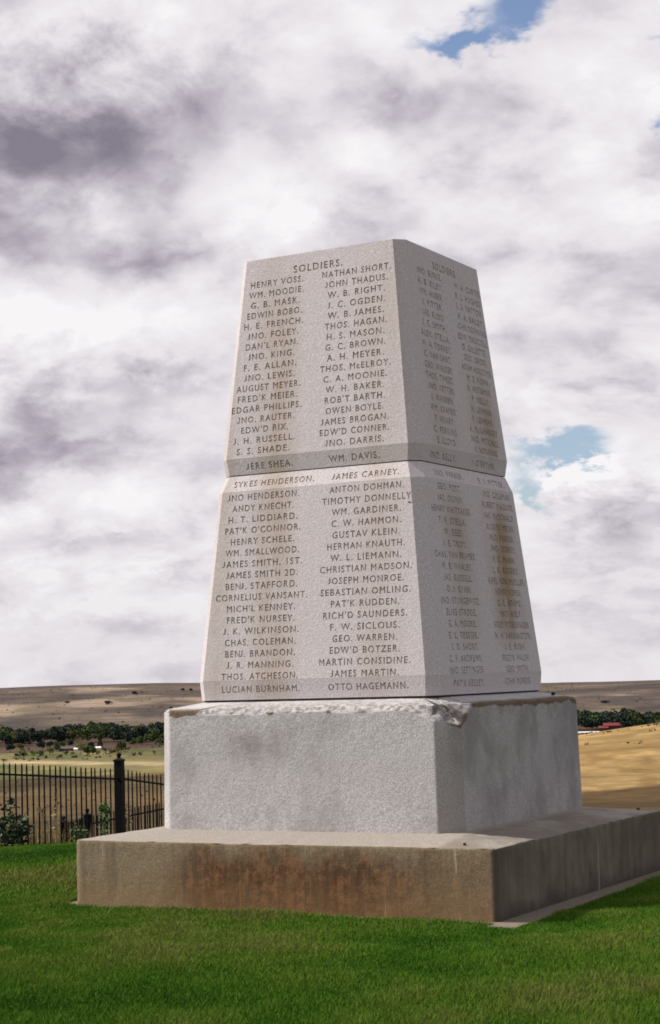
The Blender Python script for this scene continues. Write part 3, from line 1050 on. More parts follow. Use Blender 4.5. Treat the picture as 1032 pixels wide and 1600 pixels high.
xs, ys = [], []
for n, d0, d1, p0, p1 in ((1150000, 5.6, 11.2, -120, 1150), (330000, 10.5, 24.5, -120, 260), (60000, 10, 16, 800, 1250)):
    x, y = scatter_view(n, p0, p1, d0, d1)
    xs.append(x); ys.append(y)
x = rng.uniform(-LAWN_R, LAWN_R, 90000); y = rng.uniform(-LAWN_R, LAWN_R, 90000)
xs.append(x); ys.append(y)
x = np.concatenate(xs); y = np.concatenate(ys)
edge_n = .02 * fbm(x * 3, y * 3, 91, 3) + .045 * fbm(x * .9, y * .9, 92, 2)
xf, yf = (x - SOX) / SAX, y / SAY
cheb = np.maximum(np.abs(xf), np.abs(yf))
front = (yf < -S_)
lim = S_ + .145 + edge_n
lim = np.where(front & (x < S_ + .02), S_ + .030 + .02 * rng.random(len(x)) + edge_n * .3, lim)
ok = (cheb > lim) & (rho_of(x, y) < LAWN_R - .25)
x, y = x[ok], y[ok]
n1 = fbm(x * .8, y * .8, 93, 4)
n2 = fbm(x * 3.5, y * 3.5, 94, 3)
dist = np.hypot(x - EYE.x, y - EYE.y)
hgt = (.021 + .030 * np.clip(n2 + .1, 0, .5) + .03 * np.clip(n1, -.3, .4)) * rng.uniform(.6, 1.25, len(x))
near_edge = np.exp(-np.maximum(np.maximum(np.abs(x), np.abs(y)) - S_ - .1, 0) / .12)
hgt = hgt * (1 + .35 * near_edge)
n3_ = fbm(x * .25 + 9, y * .45, 97, 3)
tint = np.clip(.42 + .9 * n1 + .7 * n2 + 1.2 * n3_ + rng.normal(0, .12, len(x)), 0, .92)
dry = rng.random(len(x)) < (.015 + .05 * near_edge)
tint[dry] = .97
g = blades('grass', x, y, z_lawn(x, y) - .012, hgt, .0050 * np.clip(dist / 9, .8, 2.2), rng.uniform(.2, 1.0, len(x)), tint, M_blade)
tag(g, 'short green mown grass on the lawn around the monument', 'grass', kind='stuff')

# dry prairie grass beyond the fence
M_dry, nt, b = new_mat('dry_stalks', .8, .1)
hue = nt.attr('tint')['Fac']
nt.L.new(nt.ramp(hue, [(0, (.06, .05, .02)), (.5, (.17, .115, .045)), (1, (.36, .27, .13))]), b.inputs['Base Color'])


def terrain_at(x, y):
    return terrain_z(np.atleast_1d(np.asarray(x, float)), np.atleast_1d(np.asarray(y, float)))


# ------------------------------------------------------------------ fence
M_iron, nt, b = new_mat('black_iron', .45, .5)
oc = objco(nt)
nn_ = nt.noise(oc, 30, 3)
nt.L.new(nt.mix(nn_, (.002, .002, .003), (.006, .005, .006)), b.inputs['Base Color'])
b.inputs['Specular IOR Level'].default_value = .12
b.inputs['Roughness'].default_value = .7


def pt_at(px, d):
    a = bearing(px)[0]
    return np.array([EYE.x - d * math.sin(a), EYE.y + d * math.cos(a)])


def box_mesh(name, sx, sy, z0, z1, taper=1.0):
    V_ = [(-sx, -sy, z0), (sx, -sy, z0), (sx, sy, z0), (-sx, sy, z0), (-sx * taper, -sy * taper, z1), (sx * taper, -sy * taper, z1), (sx * taper, sy * taper, z1), (-sx * taper, sy * taper, z1)]
    return mesh_np(name, V_, [(0, 3, 2, 1), (4, 5, 6, 7), (0, 1, 5, 4), (1, 2, 6, 5), (2, 3, 7, 6), (3, 0, 4, 7)])


def picket_mesh(h):
    s = .0085
    V_ = []
    for z, k_ in ((0, 1), (h - .035, 1), (h, .35)):
        V_ += [(-s * k_, -s * k_, z), (s * k_, -s * k_, z), (s * k_, s * k_, z), (-s * k_, s * k_, z)]
    Fc_ = [(0, 3, 2, 1), (8, 9, 10, 11)]
    for r_ in range(2):
        for k_ in range(4):
            Fc_.append((r_ * 4 + k_, r_ * 4 + (k_ + 1) % 4, r_ * 4 + 4 + (k_ + 1) % 4, r_ * 4 + 4 + k_))
    return mesh_np('picket', V_, Fc_)


def uv_ball(name, r, z, nu=14, nv=8):
    V_ = []; Fc_ = []
    for i_ in range(nv + 1):
        for j_ in range(nu):
            t = math.pi * i_ / nv; p = 2 * math.pi * j_ / nu
            V_.append((r * math.sin(t) * math.cos(p), r * math.sin(t) * math.sin(p), z + r * math.cos(t)))
    for i_ in range(nv):
        for j_ in range(nu):
            Fc_.append((i_ * nu + j_, i_ * nu + nu + j_, i_ * nu + nu + (j_ + 1) % nu, i_ * nu + (j_ + 1) % nu))
    return mesh_np(name, V_, Fc_)


def post_mesh(s, h):
    prof = [(s, 0), (s, h), (s * 1.16, h), (s * 1.16, h + .022), (s * .5, h + .040), (s * .30, h + .05), (s * .30, h + .065)]
    V_ = []; Fc_ = [(0, 3, 2, 1)]
    for w, z in prof:
        V_ += [(-w, -w, z), (w, -w, z), (w, w, z), (-w, w, z)]
    for r_ in range(len(prof) - 1):
        for k_ in range(4):
            Fc_.append((r_ * 4 + k_, r_ * 4 + (k_ + 1) % 4, r_ * 4 + 4 + (k_ + 1) % 4, r_ * 4 + 4 + k_))
    return mesh_np('post', V_, Fc_)


def fence(name, label, pts, ph, spacing, postw, posth, low_rail=.05):
    """pts: list of (x, y, base z) of posts"""
    root = empty(name, (pts[0][0], pts[0][1], pts[0][2]))
    tag(root, label, 'fence')
    base = Vector(root.location)
    pm = picket_mesh(ph)
    pm.materials.append(M_iron)
    po = post_mesh(postw, posth); po.materials.append(M_iron)
    ba = uv_ball('ball_finial', postw * .62, posth + .063 + postw * .5); ba.materials.append(M_iron)
    for (x, y, z) in pts:
        nx = pts[1][0] - pts[0][0]; ny = pts[1][1] - pts[0][1]
        p = bpy.data.objects.new('post', po); COL.objects.link(p); p.parent = root
        p.location = Vector((x, y, z)) - base
        p.rotation_euler[2] = math.atan2(ny, nx)
        q = bpy.data.objects.new('ball_finial', ba); COL.objects.link(q); q.parent = p
    for a_, b_ in zip(pts[:-1], pts[1:]):
        A_, B_ = Vector(a_), Vector(b_)
        dv = B_ - A_
        ang = math.atan2(dv.y, dv.x)
        ln = math.hypot(dv.x, dv.y)
        n = int(round(ln / spacing))
        for k_ in range(1, n):
            pos = A_ + dv * (k_ / n) - base
            p = bpy.data.objects.new('picket', pm); COL.objects.link(p); p.parent = root
            p.location = pos
            p.rotation_euler = (random.gauss(0, .004), random.gauss(0, .006), ang)
        for hz_ in (ph - .145, low_rail):
            s = .011
            V_ = []
            u = Vector((dv.x, dv.y, 0)).normalized(); nn = Vector((-u.y, u.x, 0))
            for e_ in (A_ - base + u * postw, B_ - base - u * postw):
                for sa, sb in ((-1, -1), (1, -1), (1, 1), (-1, 1)):
                    V_.append(tuple(e_ + nn * sa * s * 1.1 + Vector((0, 0, hz_ + sb * s * 1.2))))
            me = mesh_np('rail', V_, [(0, 1, 2, 3), (7, 6, 5, 4), (0, 4, 5, 1), (1, 5, 6, 2), (2, 6, 7, 3), (3, 7, 4, 0)])
            link('rail', me, M_iron, root)
    return root


def zpx(px, py, d):
    return EYE.z + d * bearing(px, py)[1]


PH = 1.10
P0 = pt_at(-215, 20.6); z0 = zpx(-215, 1180, 20.6) - PH
P1 = pt_at(184, 27.0); z1 = zpx(184, 1201, 27.0) - PH
P2 = pt_at(420, 34.0); z2 = zpx(420, 1236, 34.0) - PH
P3 = pt_at(700, 41.0); z3 = zpx(700, 1262, 41) - PH
print('fence base z', z0, z1, z2, z3, 'ground', terrain_at([P0[0], P1[0], P2[0], P3[0]], [P0[1], P1[1], P2[1], P3[1]]))
n_sp = math.hypot(*(P1 - P0)) / 42.0
fence('iron_fence', 'long black iron picket fence with a ball-topped post behind the lawn, left of the monument',
      [(*P0, z0), (*P1, z1), (*P2, z2), (*P3, z3)], PH, n_sp, .058, 1.205)
Q0 = pt_at(96, 35.5); Q1 = pt_at(133, 33.0); Q2 = pt_at(262, 36); Q3 = pt_at(420, 40)
fence('lower_iron_fence', 'smaller black iron fence standing lower on the slope behind the long fence',
      [(*Q0, zpx(96, 1286, 35.5) - 1.0), (*Q1, zpx(133, 1275, 33.0) - 1.0), (*Q2, zpx(262, 1250, 36) - 1.0), (*Q3, zpx(420, 1235, 40) - 1.0)], 1.0, .125, .062, 1.0, .05)

# dry stalks along and beyond the fence
xs, ys = scatter_view(26000, -170, 330, 23, 48)
zt = terrain_at(xs, ys)
n2 = fbm(xs * .5, ys * .5, 95, 3)
keep = (rho_of(xs, ys) > 14.2)
xs, ys, zt, n2 = xs[keep], ys[keep], zt[keep], n2[keep]
hh = (.12 + .30 * np.clip(n2 + .15, 0, 1)) * rng.uniform(.5, 1.5, len(xs))
dr = blades('dry_grass', xs, ys, zt, hh, .012, rng.uniform(.1, .6, len(xs)), np.clip(rng.normal(.45, .25, len(xs)), 0, 1), M_dry)
tag(dr, 'dry yellow prairie grass growing beyond the iron fence', 'dry grass', kind='stuff')
# tall straw along the foot of the fence
ps = []
for _ in range(1500):
    t = random.random()
    q = P0 + (P1 - P0) * t
    off = np.array([-(P1 - P0)[1], (P1 - P0)[0]]) / np.hypot(*(P1 - P0)) * random.uniform(.1, 1.2)
    ps.append(q + off)
ps = np.array(ps)
tt = np.clip(((ps - P0) @ (P1 - P0)) / ((P1 - P0) @ (P1 - P0)), 0, 1)
zt = z0 + (z1 - z0) * tt - .02
w_ = np.clip(fbm(ps[:, 0] * 1.3, ps[:, 1] * 1.3, 99, 2) + .35, .1, 1)
st = blades('tall_straw', ps[:, 0], ps[:, 1], zt, rng.uniform(.2, .75, len(ps)) * w_ * 1.7, .018, rng.uniform(.05, .35, len(ps)), np.clip(rng.normal(.7, .2, len(ps)), 0, 1), M_dry)
tag(st, 'tall dead straw standing along the foot of the iron fence', 'straw', kind='stuff')

# ------------------------------------------------------------------ plants by the fence
M_leaf = flat_mat('dark_leaf', (.020, .040, .016), .55, .5, 3)
M_leafp = flat_mat('pale_leaf', (.15, .20, .09), .6, .35, 5)
M_leafm = flat_mat('mid_leaf', (.05, .10, .02), .55, .4, 4)
M_stem = flat_mat('dry_stem', (.22, .16, .08), .9)
M_gstem = flat_mat('green_stem', (.07, .10, .03), .9)


def leaf_cloud(n, rx, rz, zc, size, seed, hang=0.0):
    r_ = np.random.default_rng(seed)
    p = r_.normal(0, 1, (n, 3)); p /= np.linalg.norm(p, axis=1)[:, None]
    p *= (r_.uniform(.25, 1, n) ** .5)[:, None]
    cen = p * np.array([rx, rx, rz]) + np.array([0, 0, zc])
    cen[:, 2] = np.maximum(cen[:, 2], .02)
    V_ = np.zeros((n, 4, 3))
    d1 = r_.normal(0, 1, (n, 3)); d1 /= np.linalg.norm(d1, axis=1)[:, None]
    d1[:, 2] = np.abs(d1[:, 2]) * .6
    d2 = np.cross(d1, r_.normal(0, 1, (n, 3))); d2 /= np.linalg.norm(d2, axis=1)[:, None]
    s = size * r_.uniform(.6, 1.3, n)[:, None]
    V_[:, 0] = cen; V_[:, 1] = cen + d1 * s * .5 + d2 * s * .28
    V_[:, 2] = cen + d1 * s + np.array([0, 0, -.12]) * s; V_[:, 3] = cen + d1 * s * .5 - d2 * s * .28
    return V_.reshape(-1, 3), (np.arange(n)[:, None] * 4 + np.array([[0, 1, 2, 3]]))


def tube(pts, r0, r1, n=6):
    V_ = []; Fc_ = []
    for i_, p in enumerate(pts):
        r_ = r0 + (r1 - r0) * i_ / (len(pts) - 1)
        for k_ in range(n):
            a_ = 2 * math.pi * k_ / n
            V_.append((p[0] + r_ * math.cos(a_), p[1] + r_ * math.sin(a_), p[2]))
    for i_ in range(len(pts) - 1):
        for k_ in range(n):
            Fc_.append((i_ * n + k_, i_ * n + (k_ + 1) % n, i_ * n + n + (k_ + 1) % n, i_ * n + n + k_))
    return V_, Fc_


def plant(name, label, cat, px, py, d, parts, stems, smat, group=None):
    q = pt_at(px, d)
    z = float(terrain_at(q[0], q[1])[0]) if py is None else zpx(px, py, d)
    root = empty(name, (q[0], q[1], z))
    tag(root, label, cat, group)
    V_, Fc_ = [], []
    for (dx_, dy_, h, r_) in stems:
        v, f = tube([(0, 0, -.05), (dx_ * .3, dy_ * .3, h * .4), (dx_, dy_, h)], r_, r_ * .4)
        o = len(V_); V_ += v; Fc_ += [tuple(a_ + o for a_ in ff) for ff in f]
    link('stem', mesh_np('stem', V_, Fc_), smat, root)
    for k_, (n, rx, rz, zc, sz, mat) in enumerate(parts):
        v, f = leaf_cloud(n, rx, rz, zc, sz, hash((px, k_)) % 9999)
        link('foliage', mesh_np('foliage', v, f), mat, root)
    return root


plant('leafy_bush', 'dark green leafy bush at the foot of the long iron fence, leftmost', 'bush', 14, 1330, 22.4,
      [(520, .25, .20, .22, .075, M_leaf), (45, .27, .22, .25, .07, M_leafp), (24, .05, .10, .52, .08, M_leaf)], [(0, 0, .55, .01), (.15, .1, .45, .01), (-.15, .05, .4, .01)], M_gstem)
plant('green_weed', 'tall green weed between the small post and the large fence post', 'weed', 160, 1318, 26.0,
      [(70, .06, .20, .38, .085, M_leafm), (22, .08, .2, .22, .09, M_leafp)], [(0, 0, .62, .01)], M_gstem)
plant('low_green_weed', 'low pale green weed beside the left corner of the concrete step', 'weed', 117, 1322, 24.0,
      [(60, .11, .10, .14, .07, M_leafm), (16, .1, .12, .20, .07, M_leafp)], [(0, 0, .25, .01)], M_gstem)
plant('withered_weed', 'withered pale weed right of the large fence post', 'weed', 194, 1310, 27.6,
      [(22, .06, .2, .3, .10, M_stem)], [(0, 0, .5, .01), (.06, 0, .4, .008)], M_stem)
plant('straw_coloured_stalk', 'single tall straw-coloured stalk against the long iron fence', 'dead stalk', 84, 1322, 24.6,
      [(26, .02, .30, .38, .07, M_stem)], [(.03, 0, .74, .014)], M_stem)
plant('dead_seed_stalk', 'short dead seed stalk right of the bush on the left', 'dead stalk', 62, 1324, 23.4,
      [(14, .03, .08, .42, .07, M_stem)], [(.02, 0, .48, .010)], M_stem)

# ------------------------------------------------------------------ valley trees
def tree_mat(name, a, b_):
    mt, nt, b = new_mat(name, .8, .1)
    n = nt.noise(objco(nt), .35, 4, .7)
    nt.L.new(nt.ramp(n, [(.3, a), (.7, b_)]), b.inputs['Base Color'])
    return mt


T_dark = tree_mat('dark_cottonwood', (.013, .024, .021), (.028, .042, .027))
T_mid = tree_mat('green_cottonwood', (.035, .058, .018), (.075, .10, .028))
T_pale = tree_mat('pale_willow', (.13, .155, .055), (.22, .22, .08))
T_gold = tree_mat('yellow_cottonwood', (.17, .13, .035), (.26, .20, .05))
T_olive = tree_mat('olive_cottonwood', (.07, .075, .022), (.13, .12, .035))
T_con = tree_mat('conifer', (.010, .022, .014), (.024, .040, .022))
M_bark = flat_mat('bark', (.10, .08, .06), .95)


def crown_np(n, w, h, seed, size=1.3, conical=False, lobes=7):
    r_ = np.random.default_rng(seed)
    if conical:
        t = r_.uniform(0, 1, n) ** .8
        a_ = r_.uniform(0, 2 * np.pi, n)
        rad = w / 2 * (1 - t) * r_.uniform(.5, 1.1, n) + .2
        c = np.stack([rad * np.cos(a_), rad * np.sin(a_), h * (.1 + .9 * t)], 1)
    else:
        lc = r_.normal(0, 1, (lobes, 3)); lc /= np.linalg.norm(lc, axis=1)[:, None]
        lc = lc * np.array([w * .27, w * .27, h * .22]) + np.array([0, 0, h * .56])
        lr = r_.uniform(.42, .7, lobes) * w * .42
        k_ = r_.integers(0, lobes, n)
        p = r_.normal(0, 1, (n, 3)); p /= np.linalg.norm(p, axis=1)[:, None]
        c = lc[k_] + p * lr[k_][:, None] * (r_.uniform(.5, 1, n) ** .4)[:, None] * np.array([1, 1, .85])
        c[:, 2] = np.maximum(c[:, 2], h * .10)
    V_ = np.zeros((n, 4, 3))
    d1 = r_.normal(0, 1, (n, 3)); d1 /= np.linalg.norm(d1, axis=1)[:, None]
    d2 = np.cross(d1, r_.normal(0, 1, (n, 3))); d2 /= np.linalg.norm(d2, axis=1)[:, None]
    s = (size * r_.uniform(.6, 1.4, n))[:, None] / 2
    V_[:, 0] = c - d1 * s; V_[:, 1] = c - d2 * s; V_[:, 2] = c + d1 * s; V_[:, 3] = c + d2 * s
    return V_


def quads(V_):
    n = len(V_)
    return V_.reshape(-1, 3), np.arange(n * 4).reshape(n, 4)


protos = {}


def get_crown(kind, var):
    key = (kind, var)
    if key not in protos:
        if kind == 'con':
            V_ = crown_np(500, 6.0, 12, var, .9, True)
        elif kind == 'bush':
            V_ = crown_np(260, 7, 4.5, var + 50, .8)
        else:
            V_ = crown_np(650, 9, 10, var + 90, .95)
        v, f = quads(V_)
        protos[key] = mesh_np('crown', v, f)
    return protos[key]


tv, tf = tube([(0, 0, 0), (.1, 0, 1.5), (.2, .1, 4.5)], .35, .15)
trunk_me = mesh_np('trunk', tv, tf); trunk_me.materials.append(M_bark)
mat_meshes = {}


def far_tree(name, label, cat, px, py_base, d, hpx, kind, mat, group, wfac=1.0):
    """hpx: height in photo pixels"""
    q = pt_at(px, d)
    z = float(terrain_at(q[0], q[1])[0])
    root = empty(name, (q[0], q[1], z - .2), random.uniform(0, 6.28))
    tag(root, label, cat, group)
    H = hpx / FPX * d
    base_h = {'con': 12.5, 'bush': 4.6, 'tree': 10.0}[kind]
    s = H / base_h * 1.25
    root.scale = (s * wfac, s * wfac, s)
    var = random.randint(0, 3)
    key = (kind, var, mat.name)
    if key not in mat_meshes:
        me = get_crown(kind, var).copy()
        me.materials.append(mat)
        mat_meshes[key] = me
    o = bpy.data.objects.new('crown', mat_meshes[key]); COL.objects.link(o); o.parent = root
    if kind != 'bush':
        t = bpy.data.objects.new('trunk', trunk_me); COL.objects.link(t); t.parent = root
    return root


def d_for(px, py):
    """distance at which the valley floor shows at this height of the picture"""
    t = -bearing(px, py)[1]
    d = np.geomspace(600, 3000, 400)
    a = bearing(px)[0]
    z = terrain_z(EYE.x - d * np.sin(a), EYE.y + d * np.cos(a))
    return float(d[np.argmin(np.abs((EYE.z - z) / d - t))])


FT = [  # px, base py, height px, kind, material, name, label, category
    (155, 1170, 17, 'con', T_con, 'conifer_tree', 'dark pointed conifer standing alone beside the small white farm shed', 'tree', 1.0),
    (188, 1177, 17, 'tree', T_mid, 'meadow_tree', 'upright dark green tree alone at the meadow edge, above the large fence post', 'tree', .9),
    (174, 1178, 7, 'bush', T_mid, 'meadow_bush', 'small round bush just left of the upright meadow tree', 'bush', 1.0),
    (182, 1177, 9, 'bush', T_gold, 'yellow_bush', 'yellowish bush touching the upright meadow tree', 'bush', .7),
    (141, 1170, 9, 'tree', T_dark, 'farm_tree', 'small dark tree left of the pointed conifer', 'tree', 1.2),
    (137, 1179, 12, 'tree', T_mid, 'farm_tree', 'broad green tree in front of the small dark tree', 'tree', 1.3),
    (143, 1179, 11, 'tree', T_mid, 'farm_tree', 'round green tree below the pointed conifer', 'tree', 1.0),
    (125, 1176, 14, 'tree', T_pale, 'pale_tree', 'pale green tree right of the brown farmhouse', 'tree', 1.0),
    (152, 1179, 5, 'bush', T_gold, 'low_bush', 'low brownish bush in front of the white shed', 'bush', 1.0),
    (65, 1173, 13, 'tree', T_dark, 'farm_tree', 'dark broad tree left of the brown farmhouse', 'tree', 1.2),
    (77, 1170, 11, 'tree', T_dark, 'farm_tree', 'dark tree just right of the dark broad tree', 'tree', 1.1),
    (87, 1174, 13, 'tree', T_mid, 'farm_tree', 'green tree just left of the brown farmhouse', 'tree', 1.0),
    (77, 1180, 12, 'tree', T_pale, 'pale_tree', 'pale loose tree in front of the dark farm trees', 'tree', 1.1),
    (108, 1166, 8, 'tree', T_dark, 'farm_tree', 'dark tree behind the brown farmhouse', 'tree', 1.5),
    (96, 1167, 7, 'bush', T_mid, 'farm_bush', 'bush behind the left end of the brown farmhouse', 'bush', 1.2),
    (33, 1181, 9, 'bush', T_pale, 'pale_bush', 'pale yellow-green bush in the left meadow', 'bush', 1.2),
    (36, 1181, 5, 'bush', T_dark, 'dark_bush', 'small dark bush in front of the pale yellow-green bush', 'bush', 1.2),
    (15, 1176, 11, 'tree', T_dark, 'meadow_tree', 'dark tree near the left edge below the wood', 'tree', 1.3),
    (31, 1173, 9, 'tree', T_mid, 'meadow_tree', 'mid green tree right of the dark leftmost tree', 'tree', 1.1),
    (24, 1182, 4, 'bush', T_dark, 'dark_bush', 'tiny dark bush in the pale left meadow', 'bush', 1.3),
    (50, 1181, 7, 'bush', T_pale, 'pale_bush', 'pale bush midway between the left meadow bush and the farm', 'bush', 1.1),
    (62, 1181, 7, 'bush', T_mid, 'farm_bush', 'green bush in front of the dark broad tree', 'bush', 1.1),
    (101, 1179, 5, 'bush', T_mid, 'farm_bush', 'small green bush in front of the brown farmhouse', 'bush', 1.2),
    (112, 1179, 4, 'bush', T_pale, 'farm_bush', 'tiny pale bush right of the one before the brown farmhouse', 'bush', 1.3),
    (37, 1163, 4, 'bush', T_dark, 'field_bush', 'left one of two dark bushes in the brown field below the wood', 'bush', 1.2),
    (44, 1163, 4, 'bush', T_dark, 'field_bush', 'right one of two dark bushes in the brown field below the wood', 'bush', 1.2),
    (241, 1163, 21, 'tree', T_mid, 'bright_cottonwood', 'large bright green tree at the wood edge beside the monument', 'tree', 1.1),
    (228, 1163, 14, 'tree', T_mid, 'bright_cottonwood', 'green tree left of the large bright green tree', 'tree', 1.0),
    (219, 1164, 12, 'tree', T_mid, 'bright_cottonwood', 'smaller green tree second left of the large bright green tree', 'tree', 1.0),
    (206, 1165, 11, 'tree', T_mid, 'bright_cottonwood', 'leftmost small green tree at the front edge of the wood', 'tree', 1.1),
    (250, 1164, 9, 'bush', T_mid, 'bright_cottonwood', 'low green tree touching the left side of the monument', 'tree', 1.3),
    (925, 1134, 14, 'tree', T_gold, 'yellow_tree', 'yellow autumn tree in the wood right of the monument', 'tree', .9),
    (931, 1138, 10, 'tree', T_gold, 'yellow_tree', 'smaller yellow tree left of the red building', 'tree', .9),
    (920, 1131, 12, 'tree', T_mid, 'green_tree', 'green tree beside the yellow autumn tree', 'tree', 1.0),
    (945, 1134, 13, 'tree', T_mid, 'green_tree', 'green tree behind the left end of the red building', 'tree', 1.1),
    (962, 1133, 14, 'tree', T_mid, 'green_tree', 'green tree behind the middle of the red building', 'tree', 1.1),
    (982, 1132, 16, 'tree', T_dark, 'dark_tree', 'dark tree behind the right end of the red building', 'tree', 1.1),
    (1010, 1128, 14, 'tree', T_dark, 'dark_tree', 'dark tree beyond the crest of the golden hill', 'tree', 1.2),
    (211, 1086, 6, 'bush', T_dark, 'hill_bush', 'lone dark bush on the upper slope of the far hill', 'bush', 1.0),
    (168, 1101, 5, 'bush', T_dark, 'hill_bush', 'wide dark bush on the far hill below the upper one', 'bush', 1.8),
    (286, 1081, 5, 'tree', T_dark, 'hill_tree', 'left one of two dark trees on the far hill beside the granite block', 'tree', 1.1),
    (298, 1081, 5, 'tree', T_dark, 'hill_tree', 'right one of two dark trees on the far hill beside the granite block', 'tree', 1.1),
    (105, 1099, 3, 'bush', T_dark, 'hill_bush', 'tiny dark bush above the pale sunlit patch on the far hill', 'bush', 2.0),
    (944, 1099, 4, 'bush', T_dark, 'hill_bush', 'dark bush on the far hill right of the monument', 'bush', 2.2),
]
for (px, pyb, hp, kind, mat, nm, lab, cat, wf) in FT:
    if pyb > 1110:
        d = d_for(px, pyb)
    else:
        tq = -bearing(px, pyb)[1]
        dd = np.geomspace(2000, 6200, 500)
        a = bearing(px)[0]
        zz = terrain_z(EYE.x - dd * np.sin(a), EYE.y + dd * np.cos(a))
        d = float(dd[np.argmin(np.abs((EYE.z - zz) / dd - tq))])
    far_tree(nm, lab, cat, px, pyb, d, hp, kind, mat, None, wf)

# the river wood: hundreds of cottonwoods that read as one belt
def wood(name, label, px0, px1, top_fn, d0, d1, n, seed):
    r_ = np.random.default_rng(seed)
    acc = {0: [], 1: [], 2: []}
    for _ in range(n):
        px = r_.uniform(px0, px1); d = r_.uniform(d0, d1)
        a = bearing(px)[0]
        X_, Y_ = EYE.x - d * math.sin(a), EYE.y + d * math.cos(a)
        z = float(terrain_at(X_, Y_)[0])
        htop = EYE.z + d * bearing(px, top_fn(px))[1] - z
        H = min(max(htop * r_.uniform(.62, 1.05), 5), 30)
        V_ = crown_np(300, H * .95, H, int(r_.integers(1e6)), 1.5, lobes=6)
        c_, s_ = math.cos(d), math.sin(d)
        V_ = V_ + np.array([X_, Y_, z - .3])
        acc[int(np.searchsorted([.72, .93], r_.random()))].append(V_)
    v0, v1, v2 = [np.concatenate(acc[q]) for q in range(3)]
    v, f = quads(np.concatenate([v0, v1, v2]))
    me = mesh_np(name, v, f)
    o = link(name, me, [T_dark, T_mid, T_olive])
    mi = np.zeros(len(me.polygons), dtype=np.int32); mi[len(v0):] = 1; mi[len(v0) + len(v1):] = 2
    me.polygons.foreach_set('material_index', mi)
    tag(o, label, 'woodland', kind='stuff')


def topL(px):
    return float(np.interp(px, [-300, 0, 30, 60, 90, 115, 150, 175, 200, 215, 235, 260, 400, 560], [1134, 1133, 1137, 1139, 1133, 1130, 1128, 1127, 1131, 1133, 1127, 1128, 1124, 1120])) + 2 * math.sin(px * .35)


def topR(px):
    return float(np.interp(px, [560, 800, 905, 920, 935, 955, 970, 985, 995, 1005, 1020, 1040, 1300], [1118, 1112, 1108, 1110, 1111, 1107, 1105, 1106, 1110, 1112, 1112, 1114, 1110])) + 1.2 * math.sin(px * .5)


wood('river_wood', 'belt of dark cottonwoods along the valley left of the monument', -320, 560, topL, 1490, 1830, 760, 5)
wood('river_wood_beyond', 'belt of dark cottonwoods behind the red building right of the monument', 560, 1320, topR, 1450, 1850, 620, 6)
# nearer arm of the wood beside the monument
wood('wood_edge', 'nearer edge of the dark wood just left of the monument', 188, 420, lambda p: 1136 + 2 * math.sin(p * .3), 1460, 1600, 90, 8)

# scattered brush on the slopes
M_brush = tree_mat('sagebrush', (.050, .046, .030), (.095, .082, .052))


def brush(name, label, px0, px1, d0, d1, n, size, seed, log=False):
    r_ = np.random.default_rng(seed)
    acc = []
    a0, a1 = bearing(px0)[0], bearing(px1)[0]
    a = r_.uniform(min(a0, a1), max(a0, a1), n * 4)
    d = np.sqrt(r_.uniform(d0 ** 2, d1 ** 2, n * 4))
    X_, Y_ = EYE.x - d * np.sin(a), EYE.y + d * np.cos(a)
    m1 = fbm(X_ / (size * 26), Y_ / (size * 26), seed, 3)
    k_ = np.argsort(-(m1 + r_.normal(0, .10, len(a))))[:n]
    z = terrain_z(X_, Y_)
    for i_ in k_:
        s = size * r_.uniform(.4, 1.4)
        V_ = crown_np(16, s * r_.uniform(1.0, 2.4), s * .75, int(r_.integers(1e6)), s * .55, lobes=3)
        acc.append(V_ + np.array([X_[i_], Y_[i_], z[i_] - .05 * s]))
    v, f = quads(np.concatenate(acc))
    tag(link(name, mesh_np(name, v, f), M_brush), label, 'brush', kind='stuff')


brush('hillside_brush', 'low dark brush sprinkled over the far brown hills', -200, 1240, 2100, 5600, 700, 2.0, 31)
brush('golden_slope_tufts', 'dark tufts scattered near the crest of the golden slope', 780, 1240, 190, 345, 200, .26, 32)
brush('brown_slope_tufts', 'small weeds scattered over the brown slope beyond the fence', -160, 400, 60, 230, 260, .13, 33)
brush('meadow_brush', 'low green brush scattered along the valley meadow', -160, 400, 1190, 1420, 120, 1.8, 34)

# ------------------------------------------------------------------ far buildings
M_wbrown = flat_mat('brown_siding', (.12, .09, .08), .9)
M_rbrown = flat_mat('brown_shingles', (.10, .075, .07), .9)
M_white = flat_mat('white_paint', (.75, .73, .72), .8, .08)
M_red = flat_mat('red_roof_paint', (.13, .028, .026), .8, .2, 1.0)
M_redw = flat_mat('red_wall_paint', (.09, .026, .022), .9, .2, 1.0)
M_glass = flat_mat('window_glass', (.03, .035, .045), .2, .1)


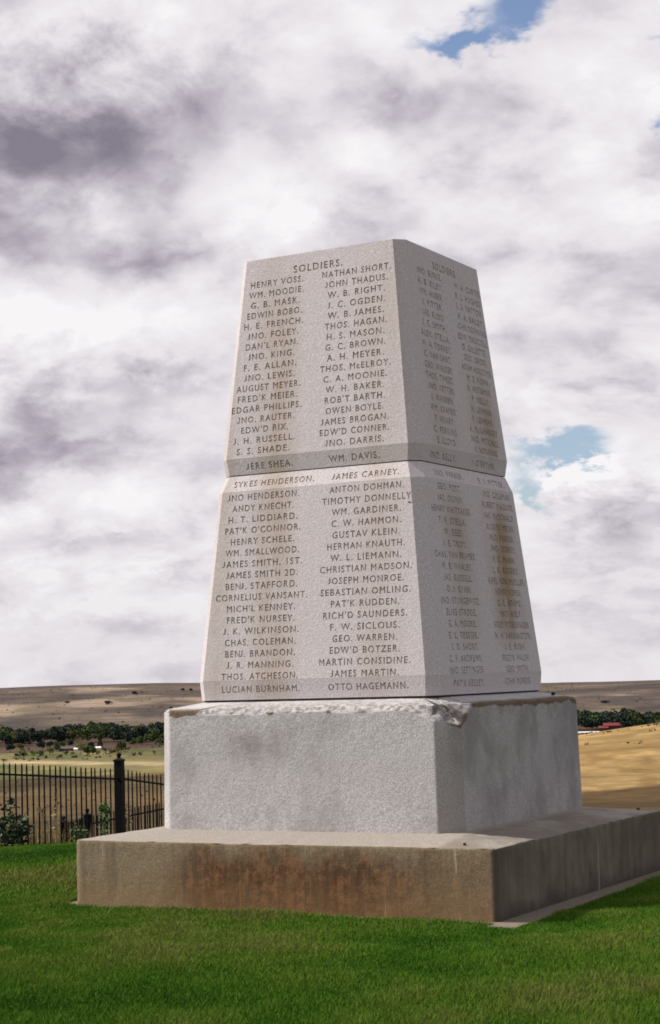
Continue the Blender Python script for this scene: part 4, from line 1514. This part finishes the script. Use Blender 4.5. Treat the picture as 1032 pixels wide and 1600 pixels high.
def building(name, label, cat, px, pyb, wpx, hpx, depth, wallm, roofm, ridge=.35, door=None, nwin=3, rz=0.0, dd=None):
    d = d_for(px, pyb) if dd is None else dd
    q = pt_at(px, d)
    z = float(terrain_at(q[0], q[1])[0])
    W, H = wpx / FPX * d / 2, hpx / FPX * d
    root = empty(name, (q[0], q[1], z - .1), bearing(px)[0] + rz)
    tag(root, label, cat)
    hw = H * (1 - ridge)
    D2 = depth / 2
    link('wall', box_mesh('wall', W, D2, 0, hw), wallm, root)
    e = .4
    V_ = [(-W - e, -D2 - e, hw), (W + e, -D2 - e, hw), (W + e, D2 + e, hw), (-W - e, D2 + e, hw), (-W - e, 0, H), (W + e, 0, H)]
    link('roof', mesh_np('roof', V_, [(0, 1, 5, 4), (2, 3, 4, 5), (0, 4, 3), (1, 2, 5), (0, 3, 2, 1)]), roofm, root)
    for k_ in range(nwin):
        xw = -W + (k_ + 1) * 2 * W / (nwin + 1)
        me = box_mesh('window', W / (nwin + 1) * .4, .06, hw * .4, hw * .8)
        o = link('window', me, M_glass, root)
        o.location = (xw, -D2 - .03, 0)
    if door:
        me = box_mesh('door', door, .07, 0, hw * .85)
        o = link('door', me, M_white, root)
        o.location = (W * .8 - door * .5, -D2 - .04, 0)
    return root


building('farmhouse', 'low brown farmhouse among the trees on the valley floor', 'house', 104, 1173, 24, 6.5, 7, M_wbrown, M_rbrown, .45, None, 3)
building('garage', 'small white garage at the right end of the brown farmhouse', 'garage', 117, 1173, 5, 4.5, 5, M_white, M_white, .4, None, 1)
building('farm_shed', 'small white shed at the foot of the pointed conifer', 'shed', 152, 1171, 7, 4.5, 4, M_white, M_white, .4, None, 1)
building('red_roofed_lodge', 'long red-roofed building showing over the golden hill right of the monument', 'building', 961, 1141, 40, 12, 14, M_redw, M_red, .35, None, 5)
building('red_annex', 'low red annex at the left end of the long red building', 'building', 940, 1142, 14, 8, 9, M_redw, M_red, .4, None, 2)
building('white_shed', 'long low white shed beside the pedestal left of the red buildings', 'shed', 919, 1146, 36, 3.2, 5, M_white, M_white, .3, None, 4)

# ------------------------------------------------------------------ pebbles and small things on the stone
M_peb = flat_mat('dark_pebble', (.03, .025, .02), .9)


def pebble(label, x, y, z, r):
    V_ = []; Fc_ = []
    me = uv_ball('pebble', r, r * .6, 8, 6)
    for v in me.vertices:
        k_ = 1 + .25 * (random.random() - .5)
        v.co = (v.co.x * k_ * 1.2, v.co.y * k_, v.co.z * .8 * k_)
    o = link('pebble', me, M_peb)
    o.location = (x, y, z)
    tag(o, label, 'pebble')


pebble('tiny dark pebble on the front lip of the concrete step below the near corner', 1.10 , -1.185, H1E + .006, .008)
pebble('dark pebble on top of the pedestal near its right rear corner', .885, .60, EH + .014, .012)
pebble('dark pebble on top of the pedestal at its left corner', -.915, -.80, EH + .004, .009)
pebble('dark pebble near the rear right corner of the concrete step', 1.20, 1.12, H1E + .004, .010)
